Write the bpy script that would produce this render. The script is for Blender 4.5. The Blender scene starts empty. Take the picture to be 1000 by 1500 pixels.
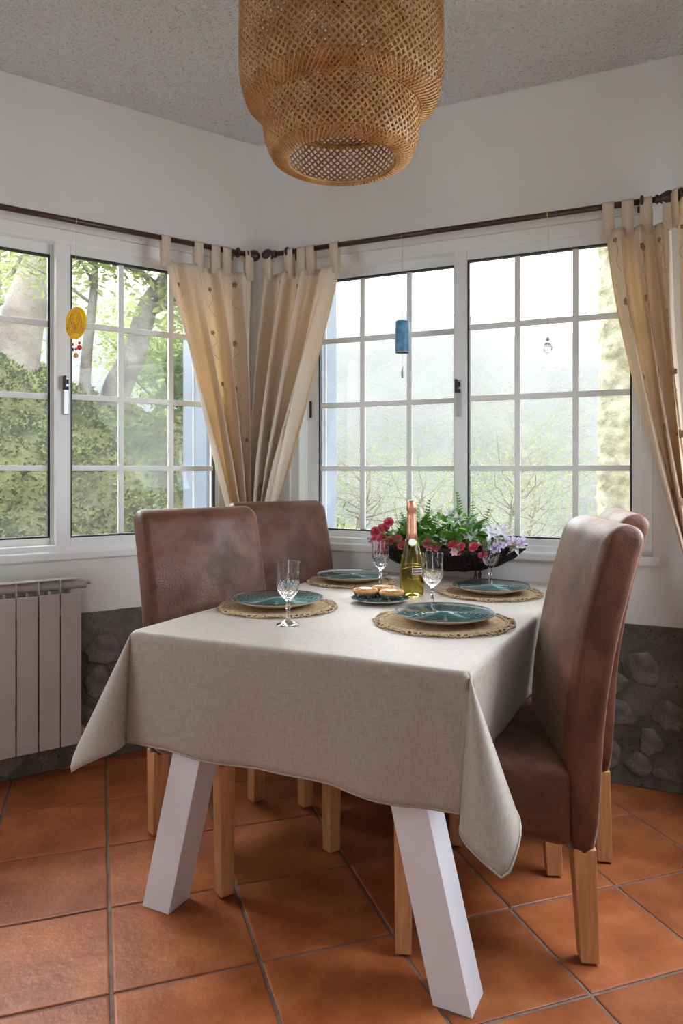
import bpy, math, random
from math import sin, cos, pi, radians, sqrt, atan2, hypot
from mathutils import Vector, Matrix, noise
random.seed(7)
sc = bpy.context.scene
col = sc.collection

# ------------------------------------------------------------------ camera
cd = bpy.data.cameras.new('camera'); cam = bpy.data.objects.new('camera', cd); col.objects.link(cam)
cd.sensor_fit = 'VERTICAL'; cd.sensor_height = 36.0; cd.sensor_width = 24.0
cd.lens = 1070.0 / 1500.0 * 36.0
cd.shift_y = -60.0 / 1500.0
cd.clip_start = 0.05; cd.clip_end = 2000
cam.location = (0, 0, 1.2); cam.rotation_euler = (pi / 2, 0, 0)
sc.camera = cam

# ------------------------------------------------------------------ world: even bright overcast sky
w = bpy.data.worlds.new('sky'); sc.world = w; w.use_nodes = True
bg = w.node_tree.nodes['Background']
bg.inputs[0].default_value = (0.93, 0.97, 1.0, 1); bg.inputs[1].default_value = 4.6

def area_light(name, loc, size, energy, color, aim):
    ld = bpy.data.lights.new(name, 'AREA'); ld.shape = 'RECTANGLE'
    ld.size, ld.size_y = size; ld.spread = radians(145); ld.energy = energy; ld.color = color
    o = bpy.data.objects.new(name, ld); col.objects.link(o); o.location = loc
    o.rotation_euler = (Vector(aim) - Vector(loc)).to_track_quat('-Z', 'Y').to_euler()
    return o
# daylight coming through the window of the side wall and the glazed door behind
area_light('daylight_side_window', (1.44, 1.90, 1.52), (1.25, 1.25), 32, (0.78, 0.88, 1.0), (0.0, 1.77, 0.25))
area_light('daylight_garden_door', (-0.2, -2.66, 1.15), (0.9, 2.1), 1.5, (1.0, 0.95, 0.90), (-0.2, 2.0, 1.15))
sun = bpy.data.lights.new('sun', 'SUN'); sun.energy = 19.0; sun.angle = radians(68); sun.color = (.93, .96, 1.0)   # veiled sun behind bright cloud, in front of the windows
so = bpy.data.objects.new('sun', sun); col.objects.link(so); so.rotation_euler = Vector((.48, -.76, -.44)).to_track_quat('-Z', 'Y').to_euler()

vs = sc.view_settings
vs.view_transform = 'Standard'; vs.look = 'None'; vs.gamma = 1.0; vs.use_curve_mapping = False
vs.exposure = 0.0
sc.cycles.volume_bounces = 6; sc.cycles.transparent_max_bounces = 24; sc.cycles.max_bounces = 14; sc.cycles.transmission_bounces = 14; sc.cycles.diffuse_bounces = 5

# ------------------------------------------------------------------ helpers
def tag(o, label=None, cat=None, group=None, kind=None):
    if label: o['label'] = label
    if cat: o['category'] = cat
    if group: o['group'] = group
    if kind: o['kind'] = kind
    return o

def empty(name, loc=(0, 0, 0), rz=0.0, label=None, cat=None, group=None, kind=None):
    o = bpy.data.objects.new(name, None); col.objects.link(o)
    o.location = loc; o.rotation_euler = (0, 0, rz); o.empty_display_size = .05
    return tag(o, label, cat, group, kind)

class MB:
    def __init__(s): s.v = []; s.f = []
    def add(s, vs_, fs_):
        b = len(s.v); s.v += [tuple(p) for p in vs_]; s.f += [tuple(i + b for i in f) for f in fs_]; return s
    def box(s, c, d, m=None):
        hx, hy, hz = d[0] / 2, d[1] / 2, d[2] / 2
        vs_ = []
        for x, y, z in ((-1,-1,-1),(1,-1,-1),(1,1,-1),(-1,1,-1),(-1,-1,1),(1,-1,1),(1,1,1),(-1,1,1)):
            p = Vector((x * hx, y * hy, z * hz))
            if m: p = m @ p
            vs_.append(p + Vector(c))
        return s.add(vs_, [(0,3,2,1),(4,5,6,7),(0,1,5,4),(1,2,6,5),(2,3,7,6),(3,0,4,7)])
    def bx(s, x0, x1, y0, y1, z0, z1):
        return s.box(((x0+x1)/2, (y0+y1)/2, (z0+z1)/2), (x1-x0, y1-y0, z1-z0))
    def loft(s, rings, cap=True, closed=True):
        n = len(rings[0]); vs_ = [p for r in rings for p in r]; fs_ = []
        for i in range(len(rings) - 1):
            for j in range(n if closed else n - 1):
                k = (j + 1) % n
                fs_.append((i*n+j, i*n+k, (i+1)*n+k, (i+1)*n+j))
        if cap and closed:
            fs_.append(tuple(range(n - 1, -1, -1))); fs_.append(tuple((len(rings)-1)*n + j for j in range(n)))
        return s.add(vs_, fs_)
    def lathe(s, prof, n=32, c=(0, 0, 0), cap=True, mod=None):
        rings = []
        for r, z in prof:
            rings.append([(c[0] + (mod(r, z, 2*pi*j/n) if mod else r) * cos(2*pi*j/n),
                           c[1] + (mod(r, z, 2*pi*j/n) if mod else r) * sin(2*pi*j/n), c[2] + z) for j in range(n)])
        return s.loft(rings, cap)
    def tube(s, pts, rad, n=8, cap=True):
        pts = [Vector(p) for p in pts]; rings = []; up = None
        for i, p in enumerate(pts):
            t = (pts[min(i+1, len(pts)-1)] - pts[max(i-1, 0)])
            if t.length < 1e-9: t = Vector((0, 0, 1))
            t.normalize()
            if up is None:
                a = Vector((0, 0, 1)) if abs(t.z) < .9 else Vector((1, 0, 0))
                up = (a - t * a.dot(t)).normalized()
            else:
                up = (up - t * up.dot(t))
                up = up.normalized() if up.length > 1e-6 else t.orthogonal().normalized()
            b = t.cross(up); r = rad[i] if isinstance(rad, (list, tuple)) else rad
            rings.append([p + up * (r * cos(2*pi*j/n)) + b * (r * sin(2*pi*j/n)) for j in range(n)])
        return s.loft(rings, cap)
    def torus(s, c, R, r, n=24, m=8, mat=None):
        vs_ = []; fs_ = []
        for i in range(n):
            a = 2*pi*i/n
            for j in range(m):
                b = 2*pi*j/m
                p = Vector(((R + r*cos(b))*cos(a), (R + r*cos(b))*sin(a), r*sin(b)))
                if mat: p = mat @ p
                vs_.append(p + Vector(c))
                fs_.append((i*m+j, ((i+1) % n)*m+j, ((i+1) % n)*m+(j+1) % m, i*m+(j+1) % m))
        return s.add(vs_, fs_)
    def grid(s, fn, nu, nv):
        vs_ = [fn(i/nu, j/nv) for i in range(nu+1) for j in range(nv+1)]
        fs_ = [(i*(nv+1)+j, (i+1)*(nv+1)+j, (i+1)*(nv+1)+j+1, i*(nv+1)+j+1) for i in range(nu) for j in range(nv)]
        return s.add(vs_, fs_)
    def ball(s, c, r, n=12, m=8, sc_=(1, 1, 1)):
        prof = [(max(1e-4, sin(pi*i/m)), -cos(pi*i/m)) for i in range(m+1)]
        rings = [[(c[0]+r*sc_[0]*q*cos(2*pi*j/n), c[1]+r*sc_[1]*q*sin(2*pi*j/n), c[2]+r*sc_[2]*z) for j in range(n)] for q, z in prof]
        return s.loft(rings)
    def mesh(s, name, mat, smooth=False):
        me = bpy.data.meshes.new(name); me.from_pydata(s.v, [], s.f); me.update()
        if mat: me.materials.append(mat)
        if smooth: me.polygons.foreach_set('use_smooth', [True] * len(me.polygons))
        return me
    def build(s, name, mat, parent=None, smooth=False, bev=0, solid=0, sub=0, ang=None):
        o = bpy.data.objects.new(name, s.mesh(name, mat, smooth)); col.objects.link(o)
        if parent: o.parent = parent
        if solid:
            m = o.modifiers.new('solid', 'SOLIDIFY'); m.thickness = solid; m.offset = 0
        if bev:
            m = o.modifiers.new('bevel', 'BEVEL'); m.width = bev; m.segments = 2; m.limit_method = 'ANGLE'; m.angle_limit = radians(40)
        if sub:
            m = o.modifiers.new('sub', 'SUBSURF'); m.levels = sub; m.render_levels = sub
        if ang:
            o.data.set_sharp_from_angle(angle=radians(ang))
        return o

def inst(me, name, parent=None, M=None):
    o = bpy.data.objects.new(name, me); col.objects.link(o)
    if parent: o.parent = parent
    if M is not None: o.matrix_local = M
    return o

def copy_tree(o, parent=None):
    c = o.copy(); col.objects.link(c); c.parent = parent
    for ch in o.children: copy_tree(ch, c)
    return c

def rrect(hx, hy, r, k=4):
    pts = []
    r = min(r, hx * .99, hy * .99)
    for cx, cy, a0 in ((hx-r, hy-r, 0), (-hx+r, hy-r, pi/2), (-hx+r, -hy+r, pi), (hx-r, -hy+r, 3*pi/2)):
        for i in range(k+1):
            a = a0 + pi/2*i/k
            pts.append((cx + r*cos(a), cy + r*sin(a)))
    return pts

def smooth01(x): x = max(0., min(1., x)); return x*x*(3-2*x)
def lerp(a, b, t): return a + (b-a)*t
def interp(tab, x):
    if x <= tab[0][0]: return tab[0][1]
    for (x0, y0), (x1, y1) in zip(tab, tab[1:]):
        if x <= x1: return y0 + (y1-y0)*(x-x0)/(x1-x0)
    return tab[-1][1]

# ------------------------------------------------------------------ materials
def nt(name):
    m = bpy.data.materials.new(name); m.use_nodes = True
    t = m.node_tree; b = t.nodes['Principled BSDF']
    return m, t, b
def N(t, typ, **kw):
    n = t.nodes.new(typ)
    for k, v in kw.items():
        if k.startswith('_'): setattr(n, k[1:], v)
        else: n.inputs[k.replace('__', ' ')].default_value = v
    return n
def mat(name, c1, c2=None, rough=.6, scale=8, detail=4, bump=0, bscale=None, spec=.5, metal=0, ramp=(.35, .65), sheen=0, coord='Object', dist=0.01, rnd=0, stretch=None, coat=0, sheen_tint=None):
    m, t, b = nt(name)
    b.inputs['Roughness'].default_value = rough; b.inputs['Metallic'].default_value = metal
    b.inputs['Specular IOR Level'].default_value = spec
    b.inputs['Base Color'].default_value = (*c1, 1)
    b.inputs['Coat Weight'].default_value = coat
    if sheen:
        b.inputs['Sheen Weight'].default_value = sheen; b.inputs['Sheen Roughness'].default_value = .45
        if sheen_tint: b.inputs['Sheen Tint'].default_value = (*sheen_tint, 1)
    tc = N(t, 'ShaderNodeTexCoord'); src = tc.outputs[coord]
    if stretch:
        mp = N(t, 'ShaderNodeMapping'); mp.inputs['Scale'].default_value = stretch
        t.links.new(src, mp.inputs[0]); src = mp.outputs[0]
    if c2:
        n = N(t, 'ShaderNodeTexNoise', Scale=scale, Detail=detail, Roughness=.6)
        t.links.new(src, n.inputs['Vector'])
        r = N(t, 'ShaderNodeValToRGB'); r.color_ramp.elements[0].position = ramp[0]; r.color_ramp.elements[1].position = ramp[1]
        r.color_ramp.elements[0].color = (*c1, 1); r.color_ramp.elements[1].color = (*c2, 1)
        t.links.new(n.outputs[0], r.inputs[0]); out = r.outputs[0]
        if rnd:
            oi = N(t, 'ShaderNodeObjectInfo'); mr = N(t, 'ShaderNodeMapRange'); mr.inputs[3].default_value = 1-rnd; mr.inputs[4].default_value = 1+rnd
            t.links.new(oi.outputs['Random'], mr.inputs[0])
            hs = N(t, 'ShaderNodeHueSaturation'); t.links.new(mr.outputs[0], hs.inputs['Value']); t.links.new(out, hs.inputs['Color']); out = hs.outputs[0]
        t.links.new(out, b.inputs['Base Color'])
    if bump:
        n2 = N(t, 'ShaderNodeTexNoise', Scale=bscale or scale*4, Detail=6, Roughness=.65)
        t.links.new(src, n2.inputs['Vector'])
        bp = N(t, 'ShaderNodeBump', Strength=bump, Distance=dist)
        t.links.new(n2.outputs[0], bp.inputs['Height']); t.links.new(bp.outputs[0], b.inputs['Normal'])
    return m

M = {}
M['plaster'] = mat('plaster', (.72, .705, .685), (.76, .745, .725), .85, 2.5, bump=.25, bscale=60, dist=.004, spec=.2)
M['white_alu'] = mat('white_alu', (.76, .76, .74), (.80, .80, .78), .38, 6, bump=.05, bscale=120)
M['shutter'] = mat('shutter', (.22, .26, .34), (.25, .29, .37), .5, 6)
M['gasket'] = mat('gasket', (.02, .022, .026), (.03, .03, .035), .5, 20)
M['steel'] = mat('steel', (.55, .55, .56), (.62, .62, .63), .3, 30, metal=1)
M['rod_wood'] = mat('rod_wood', (.035, .018, .012), (.06, .03, .02), .35, 12, stretch=(1, 1, 1))
M['radiator'] = mat('radiator', (.52, .47, .45), (.56, .51, .49), .45, 4)
M['white_paint'] = mat('white_paint', (.74, .74, .79), (.78, .78, .83), .5, 5, bump=.06, bscale=150, dist=.002)
M['grout'] = mat('grout', (.16, .12, .10), (.26, .20, .17), .9, 40, bump=.3, bscale=200, dist=.003)
M['black'] = mat('black', (.012, .011, .011), (.02, .018, .018), .5, 30)
M['bulb'] = mat('bulb', (.75, .68, .55), (.8, .74, .62), .3, 5)
M['oak'] = mat('oak', (.45, .20, .075), (.62, .31, .13), .5, 5, 6, bump=.15, bscale=30, dist=.003, stretch=(14, 14, 1.2))
M['teal'] = None
M['cream_ceramic'] = mat('cream_ceramic', (.72, .64, .55), (.78, .70, .62), .35, 30)
M['rim_brown'] = mat('rim_brown', (.05, .025, .015), (.09, .05, .03), .35, 30)
M['jute'] = mat('jute', (.40, .275, .155), (.62, .46, .29), .9, 90, 3, bump=.8, bscale=260, dist=.004, spec=.1)
M['pink'] = mat('pink', (.80, .085, .17), (.88, .26, .33), .55, 40)
M['pale_pink'] = mat('pale_pink', (.80, .45, .52), (.85, .6, .66), .55, 40)
M['white_petal'] = mat('white_petal', (.82, .82, .86), (.88, .86, .9), .5, 40)
M['lilac'] = mat('lilac', (.62, .45, .75), (.80, .70, .86), .5, 50)
M['yellow_fl'] = mat('yellow_fl', (.75, .65, .12), (.7, .75, .2), .5, 50)
M['leaf'] = mat('leaf', (.08, .26, .03), (.26, .52, .09), .42, 18, rnd=.4)
M['wire'] = mat('wire', (.015, .011, .010), (.035, .025, .02), .5, 60, bump=.3)
M['foil'] = mat('foil', (.75, .33, .20), (.82, .42, .28), .32, 60, metal=.75, bump=.3, bscale=180, dist=.002)
M['pastry'] = mat('pastry', (.55, .24, .06), (.68, .36, .12), .5, 60, bump=.4, bscale=200, dist=.002)
M['custard'] = mat('custard', (.66, .30, .06), (.26, .08, .02), .3, 55, ramp=(.42, .62))
M['cup_paper'] = mat('cup_paper', (.03, .04, .045), (.5, .5, .5), .5, 90, 2, ramp=(.58, .62))
M['label_dark'] = mat('label_dark', (.10, .02, .02), (.13, .03, .03), .4, 50)
M['label_white'] = mat('label_white', (.85, .83, .78), None, .5)
M['gold'] = mat('gold', (.75, .50, .12), (.85, .6, .2), .3, 60, metal=.8)
M['thread'] = mat('thread', (.75, .55, .08), (.7, .5, .1), .6, 30)
M['cord_grey'] = mat('cord_grey', (.35, .34, .36), None, .6)
M['blue_tube'] = mat('blue_tube', (.05, .20, .38), (.16, .38, .55), .35, 25, bump=.1)
M['red_bead'] = mat('red_bead', (.65, .03, .02), None, .2)
M['amber'] = mat('amber', (.70, .30, .03), None, .2)
M['sprig_brown'] = mat('sprig_brown', (.26, .17, .09), (.36, .25, .14), .8, 60)
M['sprig_vine'] = mat('sprig_vine', (.42, .33, .20), None, .8)
M['brass'] = mat('brass', (.6, .5, .28), None, .35, metal=.8)
M['lichen_bark'] = mat('lichen_bark', (.09, .075, .06), (.34, .32, .28), .9, 3.5, 6, bump=1, bscale=14, dist=.05, spec=.1)
M['pale_bark'] = mat('pale_bark', (.22, .175, .15), (.48, .42, .37), .9, 2.5, 6, bump=1, bscale=9, dist=.06, spec=.1)
M['palm_bark'] = mat('palm_bark', (.24, .21, .11), (.55, .52, .38), .9, 7, 5, bump=1, bscale=20, dist=.03, spec=.1)
M['twig'] = mat('twig', (.16, .14, .10), (.28, .25, .19), .9, 10)

def tile_mat():
    m, t, b = nt('terracotta')
    tc = N(t, 'ShaderNodeTexCoord')
    oi = N(t, 'ShaderNodeObjectInfo')
    ad = N(t, 'ShaderNodeVectorMath', _operation='ADD')
    sc_ = N(t, 'ShaderNodeVectorMath', _operation='SCALE'); sc_.inputs[3].default_value = 13.
    cmb = N(t, 'ShaderNodeCombineXYZ'); t.links.new(oi.outputs['Random'], cmb.inputs[0]); t.links.new(oi.outputs['Random'], cmb.inputs[1])
    t.links.new(cmb.outputs[0], sc_.inputs[0]); t.links.new(tc.outputs['Object'], ad.inputs[0]); t.links.new(sc_.outputs[0], ad.inputs[1])
    n = N(t, 'ShaderNodeTexNoise', Scale=5., Detail=6., Roughness=.62); t.links.new(ad.outputs[0], n.inputs['Vector'])
    r = N(t, 'ShaderNodeValToRGB'); e = r.color_ramp.elements
    e[0].position = .28; e[0].color = (.26, .068, .022, 1); e[1].position = .74; e[1].color = (.58, .205, .073, 1)
    x = r.color_ramp.elements.new(.5); x.color = (.40, .118, .040, 1)
    t.links.new(n.outputs[0], r.inputs[0])
    mr = N(t, 'ShaderNodeMapRange'); mr.inputs[3].default_value = .82; mr.inputs[4].default_value = 1.15
    t.links.new(oi.outputs['Random'], mr.inputs[0])
    hs = N(t, 'ShaderNodeHueSaturation'); t.links.new(mr.outputs[0], hs.inputs['Value']); t.links.new(r.outputs[0], hs.inputs['Color'])
    t.links.new(hs.outputs[0], b.inputs['Base Color'])
    n2 = N(t, 'ShaderNodeTexNoise', Scale=14., Detail=5., Roughness=.6); t.links.new(ad.outputs[0], n2.inputs['Vector'])
    mr2 = N(t, 'ShaderNodeMapRange'); mr2.inputs[3].default_value = .27; mr2.inputs[4].default_value = .50
    t.links.new(n2.outputs[0], mr2.inputs[0]); t.links.new(mr2.outputs[0], b.inputs['Roughness'])
    n3 = N(t, 'ShaderNodeTexNoise', Scale=38., Detail=4., Roughness=.55); t.links.new(ad.outputs[0], n3.inputs['Vector'])
    bp = N(t, 'ShaderNodeBump', Strength=.4, Distance=.006); t.links.new(n3.outputs[0], bp.inputs['Height']); t.links.new(bp.outputs[0], b.inputs['Normal'])
    b.inputs['Specular IOR Level'].default_value = .3
    return m
M['tile'] = tile_mat()

def ceiling_mat():
    m, t, b = nt('sprayed_ceiling')
    tc = N(t, 'ShaderNodeTexCoord')
    n = N(t, 'ShaderNodeTexNoise', Scale=60., Detail=6., Roughness=.7); t.links.new(tc.outputs['Object'], n.inputs['Vector'])
    v = N(t, 'ShaderNodeTexVoronoi', Scale=90.); t.links.new(tc.outputs['Object'], v.inputs['Vector'])
    mx = N(t, 'ShaderNodeMath', _operation='SUBTRACT'); t.links.new(n.outputs[0], mx.inputs[0]); t.links.new(v.outputs['Distance'], mx.inputs[1])
    bp = N(t, 'ShaderNodeBump', Strength=1., Distance=.017); t.links.new(mx.outputs[0], bp.inputs['Height']); t.links.new(bp.outputs[0], b.inputs['Normal'])
    r = N(t, 'ShaderNodeValToRGB'); e = r.color_ramp.elements
    e[0].position = .32; e[0].color = (.58, .56, .54, 1); e[1].position = .44; e[1].color = (.90, .89, .88, 1)
    t.links.new(n.outputs[0], r.inputs[0]); t.links.new(r.outputs[0], b.inputs['Base Color'])
    b.inputs['Roughness'].default_value = .9; b.inputs['Specular IOR Level'].default_value = .15
    return m
M['ceiling'] = ceiling_mat()

def stone_wall_mat(name, lo, hi, speck):
    m, t, b = nt(name)
    tc = N(t, 'ShaderNodeTexCoord')
    n = N(t, 'ShaderNodeTexNoise', Scale=4.5, Detail=7., Roughness=.62, Distortion=.8); t.links.new(tc.outputs['Object'], n.inputs['Vector'])
    r = N(t, 'ShaderNodeValToRGB'); e = r.color_ramp.elements
    e[0].position = .32; e[0].color = (*lo, 1); e[1].position = .7; e[1].color = (*hi, 1)
    t.links.new(n.outputs[0], r.inputs[0])
    v = N(t, 'ShaderNodeTexNoise', Scale=95., Detail=2.); t.links.new(tc.outputs['Object'], v.inputs['Vector'])
    r2 = N(t, 'ShaderNodeValToRGB'); r2.color_ramp.elements[0].position = .30; r2.color_ramp.elements[0].color = (*speck, 1)
    r2.color_ramp.elements[1].position = .36; r2.color_ramp.elements[1].color = (1, 1, 1, 1)
    t.links.new(v.outputs[0], r2.inputs[0])
    mx = N(t, 'ShaderNodeMix', _data_type='RGBA', _blend_type='MULTIPLY'); mx.inputs[0].default_value = 1
    t.links.new(r.outputs[0], mx.inputs[6]); t.links.new(r2.outputs[0], mx.inputs[7]); t.links.new(mx.outputs[2], b.inputs['Base Color'])
    n3 = N(t, 'ShaderNodeTexNoise', Scale=22., Detail=8., Roughness=.7); t.links.new(tc.outputs['Object'], n3.inputs['Vector'])
    bp = N(t, 'ShaderNodeBump', Strength=.7, Distance=.012); t.links.new(n3.outputs[0], bp.inputs['Height']); t.links.new(bp.outputs[0], b.inputs['Normal'])
    b.inputs['Roughness'].default_value = .75; b.inputs['Specular IOR Level'].default_value = .3
    return m
M['mortar'] = stone_wall_mat('mortar', (.065, .061, .055), (.22, .195, .16), (.25, .25, .25))
M['stone'] = stone_wall_mat('stone', (.060, .052, .046), (.34, .29, .25), (.5, .5, .5))

def suede_mat():
    m, t, b = nt('brown_suede')
    tc = N(t, 'ShaderNodeTexCoord')
    n = N(t, 'ShaderNodeTexNoise', Scale=5.5, Detail=7., Roughness=.62, Distortion=1.2); t.links.new(tc.outputs['Object'], n.inputs['Vector'])
    r = N(t, 'ShaderNodeValToRGB'); e = r.color_ramp.elements
    e[0].position = .30; e[0].color = (.052, .015, .007, 1); e[1].position = .74; e[1].color = (.17, .060, .029, 1)
    t.links.new(n.outputs[0], r.inputs[0]); t.links.new(r.outputs[0], b.inputs['Base Color'])
    n2 = N(t, 'ShaderNodeTexNoise', Scale=7., Detail=6., Roughness=.7); t.links.new(tc.outputs['Object'], n2.inputs['Vector'])
    mr = N(t, 'ShaderNodeMapRange'); mr.inputs[1].default_value = .35; mr.inputs[2].default_value = .65; mr.inputs[3].default_value = .36; mr.inputs[4].default_value = .62
    t.links.new(n2.outputs[0], mr.inputs[0]); t.links.new(mr.outputs[0], b.inputs['Roughness'])
    n3 = N(t, 'ShaderNodeTexNoise', Scale=170., Detail=4.); t.links.new(tc.outputs['Object'], n3.inputs['Vector'])
    bp = N(t, 'ShaderNodeBump', Strength=.35, Distance=.003); t.links.new(n3.outputs[0], bp.inputs['Height']); t.links.new(bp.outputs[0], b.inputs['Normal'])
    b.inputs['Sheen Weight'].default_value = .42; b.inputs['Sheen Roughness'].default_value = .25; b.inputs['Sheen Tint'].default_value = (1, .80, .66, 1)
    b.inputs['Specular IOR Level'].default_value = .35
    return m
M['suede'] = suede_mat()

def linen_mat():
    m, t, b = nt('linen')
    tc = N(t, 'ShaderNodeTexCoord')
    outs = []
    for st in ((900, 40, 60), (40, 900, 900)):
        mp = N(t, 'ShaderNodeMapping'); mp.inputs['Scale'].default_value = st; t.links.new(tc.outputs['Object'], mp.inputs[0])
        n = N(t, 'ShaderNodeTexNoise', Scale=1., Detail=3.); t.links.new(mp.outputs[0], n.inputs['Vector']); outs.append(n.outputs[0])
    a = N(t, 'ShaderNodeMath', _operation='ADD'); t.links.new(outs[0], a.inputs[0]); t.links.new(outs[1], a.inputs[1])
    r = N(t, 'ShaderNodeValToRGB'); e = r.color_ramp.elements
    h = N(t, 'ShaderNodeMath', _operation='MULTIPLY'); h.inputs[1].default_value = .5; t.links.new(a.outputs[0], h.inputs[0])
    e[0].position = .36; e[0].color = (.30, .25, .205, 1); e[1].position = .62; e[1].color = (.43, .37, .315, 1)
    t.links.new(h.outputs[0], r.inputs[0]); t.links.new(r.outputs[0], b.inputs['Base Color'])
    bp = N(t, 'ShaderNodeBump', Strength=.25, Distance=.002); t.links.new(a.outputs[0], bp.inputs['Height']); t.links.new(bp.outputs[0], b.inputs['Normal'])
    b.inputs['Roughness'].default_value = .52; b.inputs['Specular IOR Level'].default_value = .6
    b.inputs['Sheen Weight'].default_value = .15; b.inputs['Sheen Roughness'].default_value = .35
    return m
M['linen'] = linen_mat()

def cloth_translucent(name, c, tc_, f, strength=.2):
    m, t, b = nt(name)
    b.inputs['Base Color'].default_value = (*c, 1); b.inputs['Roughness'].default_value = .8; b.inputs['Specular IOR Level'].default_value = .2
    tr = N(t, 'ShaderNodeBsdfTranslucent'); tr.inputs[0].default_value = (*tc_, 1)
    tx = N(t, 'ShaderNodeTexCoord')
    mp = N(t, 'ShaderNodeMapping'); mp.inputs['Scale'].default_value = (300, 300, 60); t.links.new(tx.outputs['Object'], mp.inputs[0])
    n = N(t, 'ShaderNodeTexNoise', Scale=1., Detail=3.); t.links.new(mp.outputs[0], n.inputs['Vector'])
    bp = N(t, 'ShaderNodeBump', Strength=strength, Distance=.002); t.links.new(n.outputs[0], bp.inputs['Height']); t.links.new(bp.outputs[0], b.inputs['Normal'])
    mx = N(t, 'ShaderNodeMixShader'); mx.inputs[0].default_value = f
    t.links.new(b.outputs[0], mx.inputs[1]); t.links.new(tr.outputs[0], mx.inputs[2])
    t.links.new(mx.outputs[0], t.nodes['Material Output'].inputs[0])
    return m
M['curtain'] = cloth_translucent('curtain', (.82, .76, .66), (.92, .70, .38), .40)
def bamboo_mat():
    m, t, b = nt('bamboo')
    tc = N(t, 'ShaderNodeTexCoord'); n = N(t, 'ShaderNodeTexNoise', Scale=16., Detail=3.); t.links.new(tc.outputs['Object'], n.inputs['Vector'])
    r = N(t, 'ShaderNodeValToRGB'); e = r.color_ramp.elements
    e[0].position = .35; e[0].color = (.54, .26, .08, 1); e[1].position = .65; e[1].color = (.78, .48, .19, 1)
    t.links.new(n.outputs[0], r.inputs[0]); t.links.new(r.outputs[0], b.inputs['Base Color']); b.inputs['Roughness'].default_value = .42
    tr = N(t, 'ShaderNodeBsdfTranslucent'); tr.inputs[0].default_value = (.70, .36, .10, 1)
    mx = N(t, 'ShaderNodeMixShader'); mx.inputs[0].default_value = .22
    t.links.new(b.outputs[0], mx.inputs[1]); t.links.new(tr.outputs[0], mx.inputs[2]); t.links.new(mx.outputs[0], t.nodes['Material Output'].inputs[0])
    return m
M['bamboo'] = bamboo_mat()
M['suncatch'] = cloth_translucent('suncatch', (.90, .66, .02), (1.0, .80, .03), .75)
M['leaf_out'] = cloth_translucent('leaf_out', (.19, .23, .075), (.44, .50, .17), .5)
M['leaf_dark'] = cloth_translucent('leaf_dark', (.07, .12, .03), (.2, .28, .06), .4)
M['grassblade'] = cloth_translucent('grassblade', (.24, .27, .09), (.40, .44, .14), .4)
M['mossblade'] = cloth_translucent('mossblade', (.055, .075, .018), (.09, .12, .02), .35)
M['pale_grass'] = cloth_translucent('pale_grass', (.30, .32, .17), (.40, .44, .2), .4)
M['leaf_hazed'] = cloth_translucent('leaf_hazed', (.24, .26, .13), (.40, .42, .2), .45)  # shrub leaves beyond the right window, haze mixed into their colour

def pane_mat():
    m, t, b = nt('window_glass')
    tr = N(t, 'ShaderNodeBsdfTransparent'); tr.inputs[0].default_value = (.97, .98, .98, 1)
    gl = N(t, 'ShaderNodeBsdfGlossy', Roughness=.02)
    df = N(t, 'ShaderNodeBsdfTranslucent'); df.inputs[0].default_value = (1, 1, 1, 1)
    fr = N(t, 'ShaderNodeFresnel', IOR=1.22)
    tc = N(t, 'ShaderNodeTexCoord'); n = N(t, 'ShaderNodeTexNoise', Scale=3.5, Detail=5.); t.links.new(tc.outputs['Object'], n.inputs['Vector'])
    mr = N(t, 'ShaderNodeMapRange'); mr.inputs[1].default_value = .35; mr.inputs[2].default_value = .7; mr.inputs[3].default_value = .012; mr.inputs[4].default_value = .035
    t.links.new(n.outputs[0], mr.inputs[0])
    m1 = N(t, 'ShaderNodeMixShader'); t.links.new(mr.outputs[0], m1.inputs[0]); t.links.new(tr.outputs[0], m1.inputs[1]); t.links.new(df.outputs[0], m1.inputs[2])
    m2 = N(t, 'ShaderNodeMixShader'); t.links.new(fr.outputs[0], m2.inputs[0]); t.links.new(m1.outputs[0], m2.inputs[1]); t.links.new(gl.outputs[0], m2.inputs[2])
    t.links.new(m2.outputs[0], t.nodes['Material Output'].inputs[0])
    return m
M['pane'] = pane_mat()

def glass_mat(name, c, ior=1.45, rough=0.0):
    m, t, b = nt(name)
    b.inputs['Base Color'].default_value = (*c, 1); b.inputs['Roughness'].default_value = rough
    b.inputs['Transmission Weight'].default_value = 1; b.inputs['IOR'].default_value = ior
    return m
M['crystal'] = glass_mat('crystal', (.97, .98, .99), 1.46)
M['wine'] = glass_mat('wine', (.80, .66, .13), 1.33)

def teal_mat():
    m, t, b = nt('teal_glaze')
    tc = N(t, 'ShaderNodeTexCoord')
    wv = N(t, 'ShaderNodeTexWave', Scale=22., Distortion=2.2, Detail=3.); wv.wave_type = 'RINGS'; wv.rings_direction = 'Z'; wv.inputs['Detail Scale'].default_value = 1.5
    t.links.new(tc.outputs['Object'], wv.inputs['Vector'])
    r = N(t, 'ShaderNodeValToRGB'); e = r.color_ramp.elements
    e[0].position = .1; e[0].color = (.030, .105, .100, 1); e[1].position = .9; e[1].color = (.13, .26, .235, 1)
    t.links.new(wv.outputs[0], r.inputs[0]); t.links.new(r.outputs[0], b.inputs['Base Color'])
    bp = N(t, 'ShaderNodeBump', Strength=.25, Distance=.003); t.links.new(wv.outputs[0], bp.inputs['Height']); t.links.new(bp.outputs[0], b.inputs['Normal'])
    b.inputs['Roughness'].default_value = .14; b.inputs['Coat Weight'].default_value = .4
    return m
M['teal'] = teal_mat()
M['moss'] = mat('moss', (.050, .060, .018), (.26, .26, .12), .95, 1.6, 8, bump=1, bscale=9, dist=.12, spec=.05)
M['hill'] = mat('hill', (.062, .068, .060), (.115, .12, .10), .95, .03, 8, bump=1, bscale=.12, dist=6, spec=.0)
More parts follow.
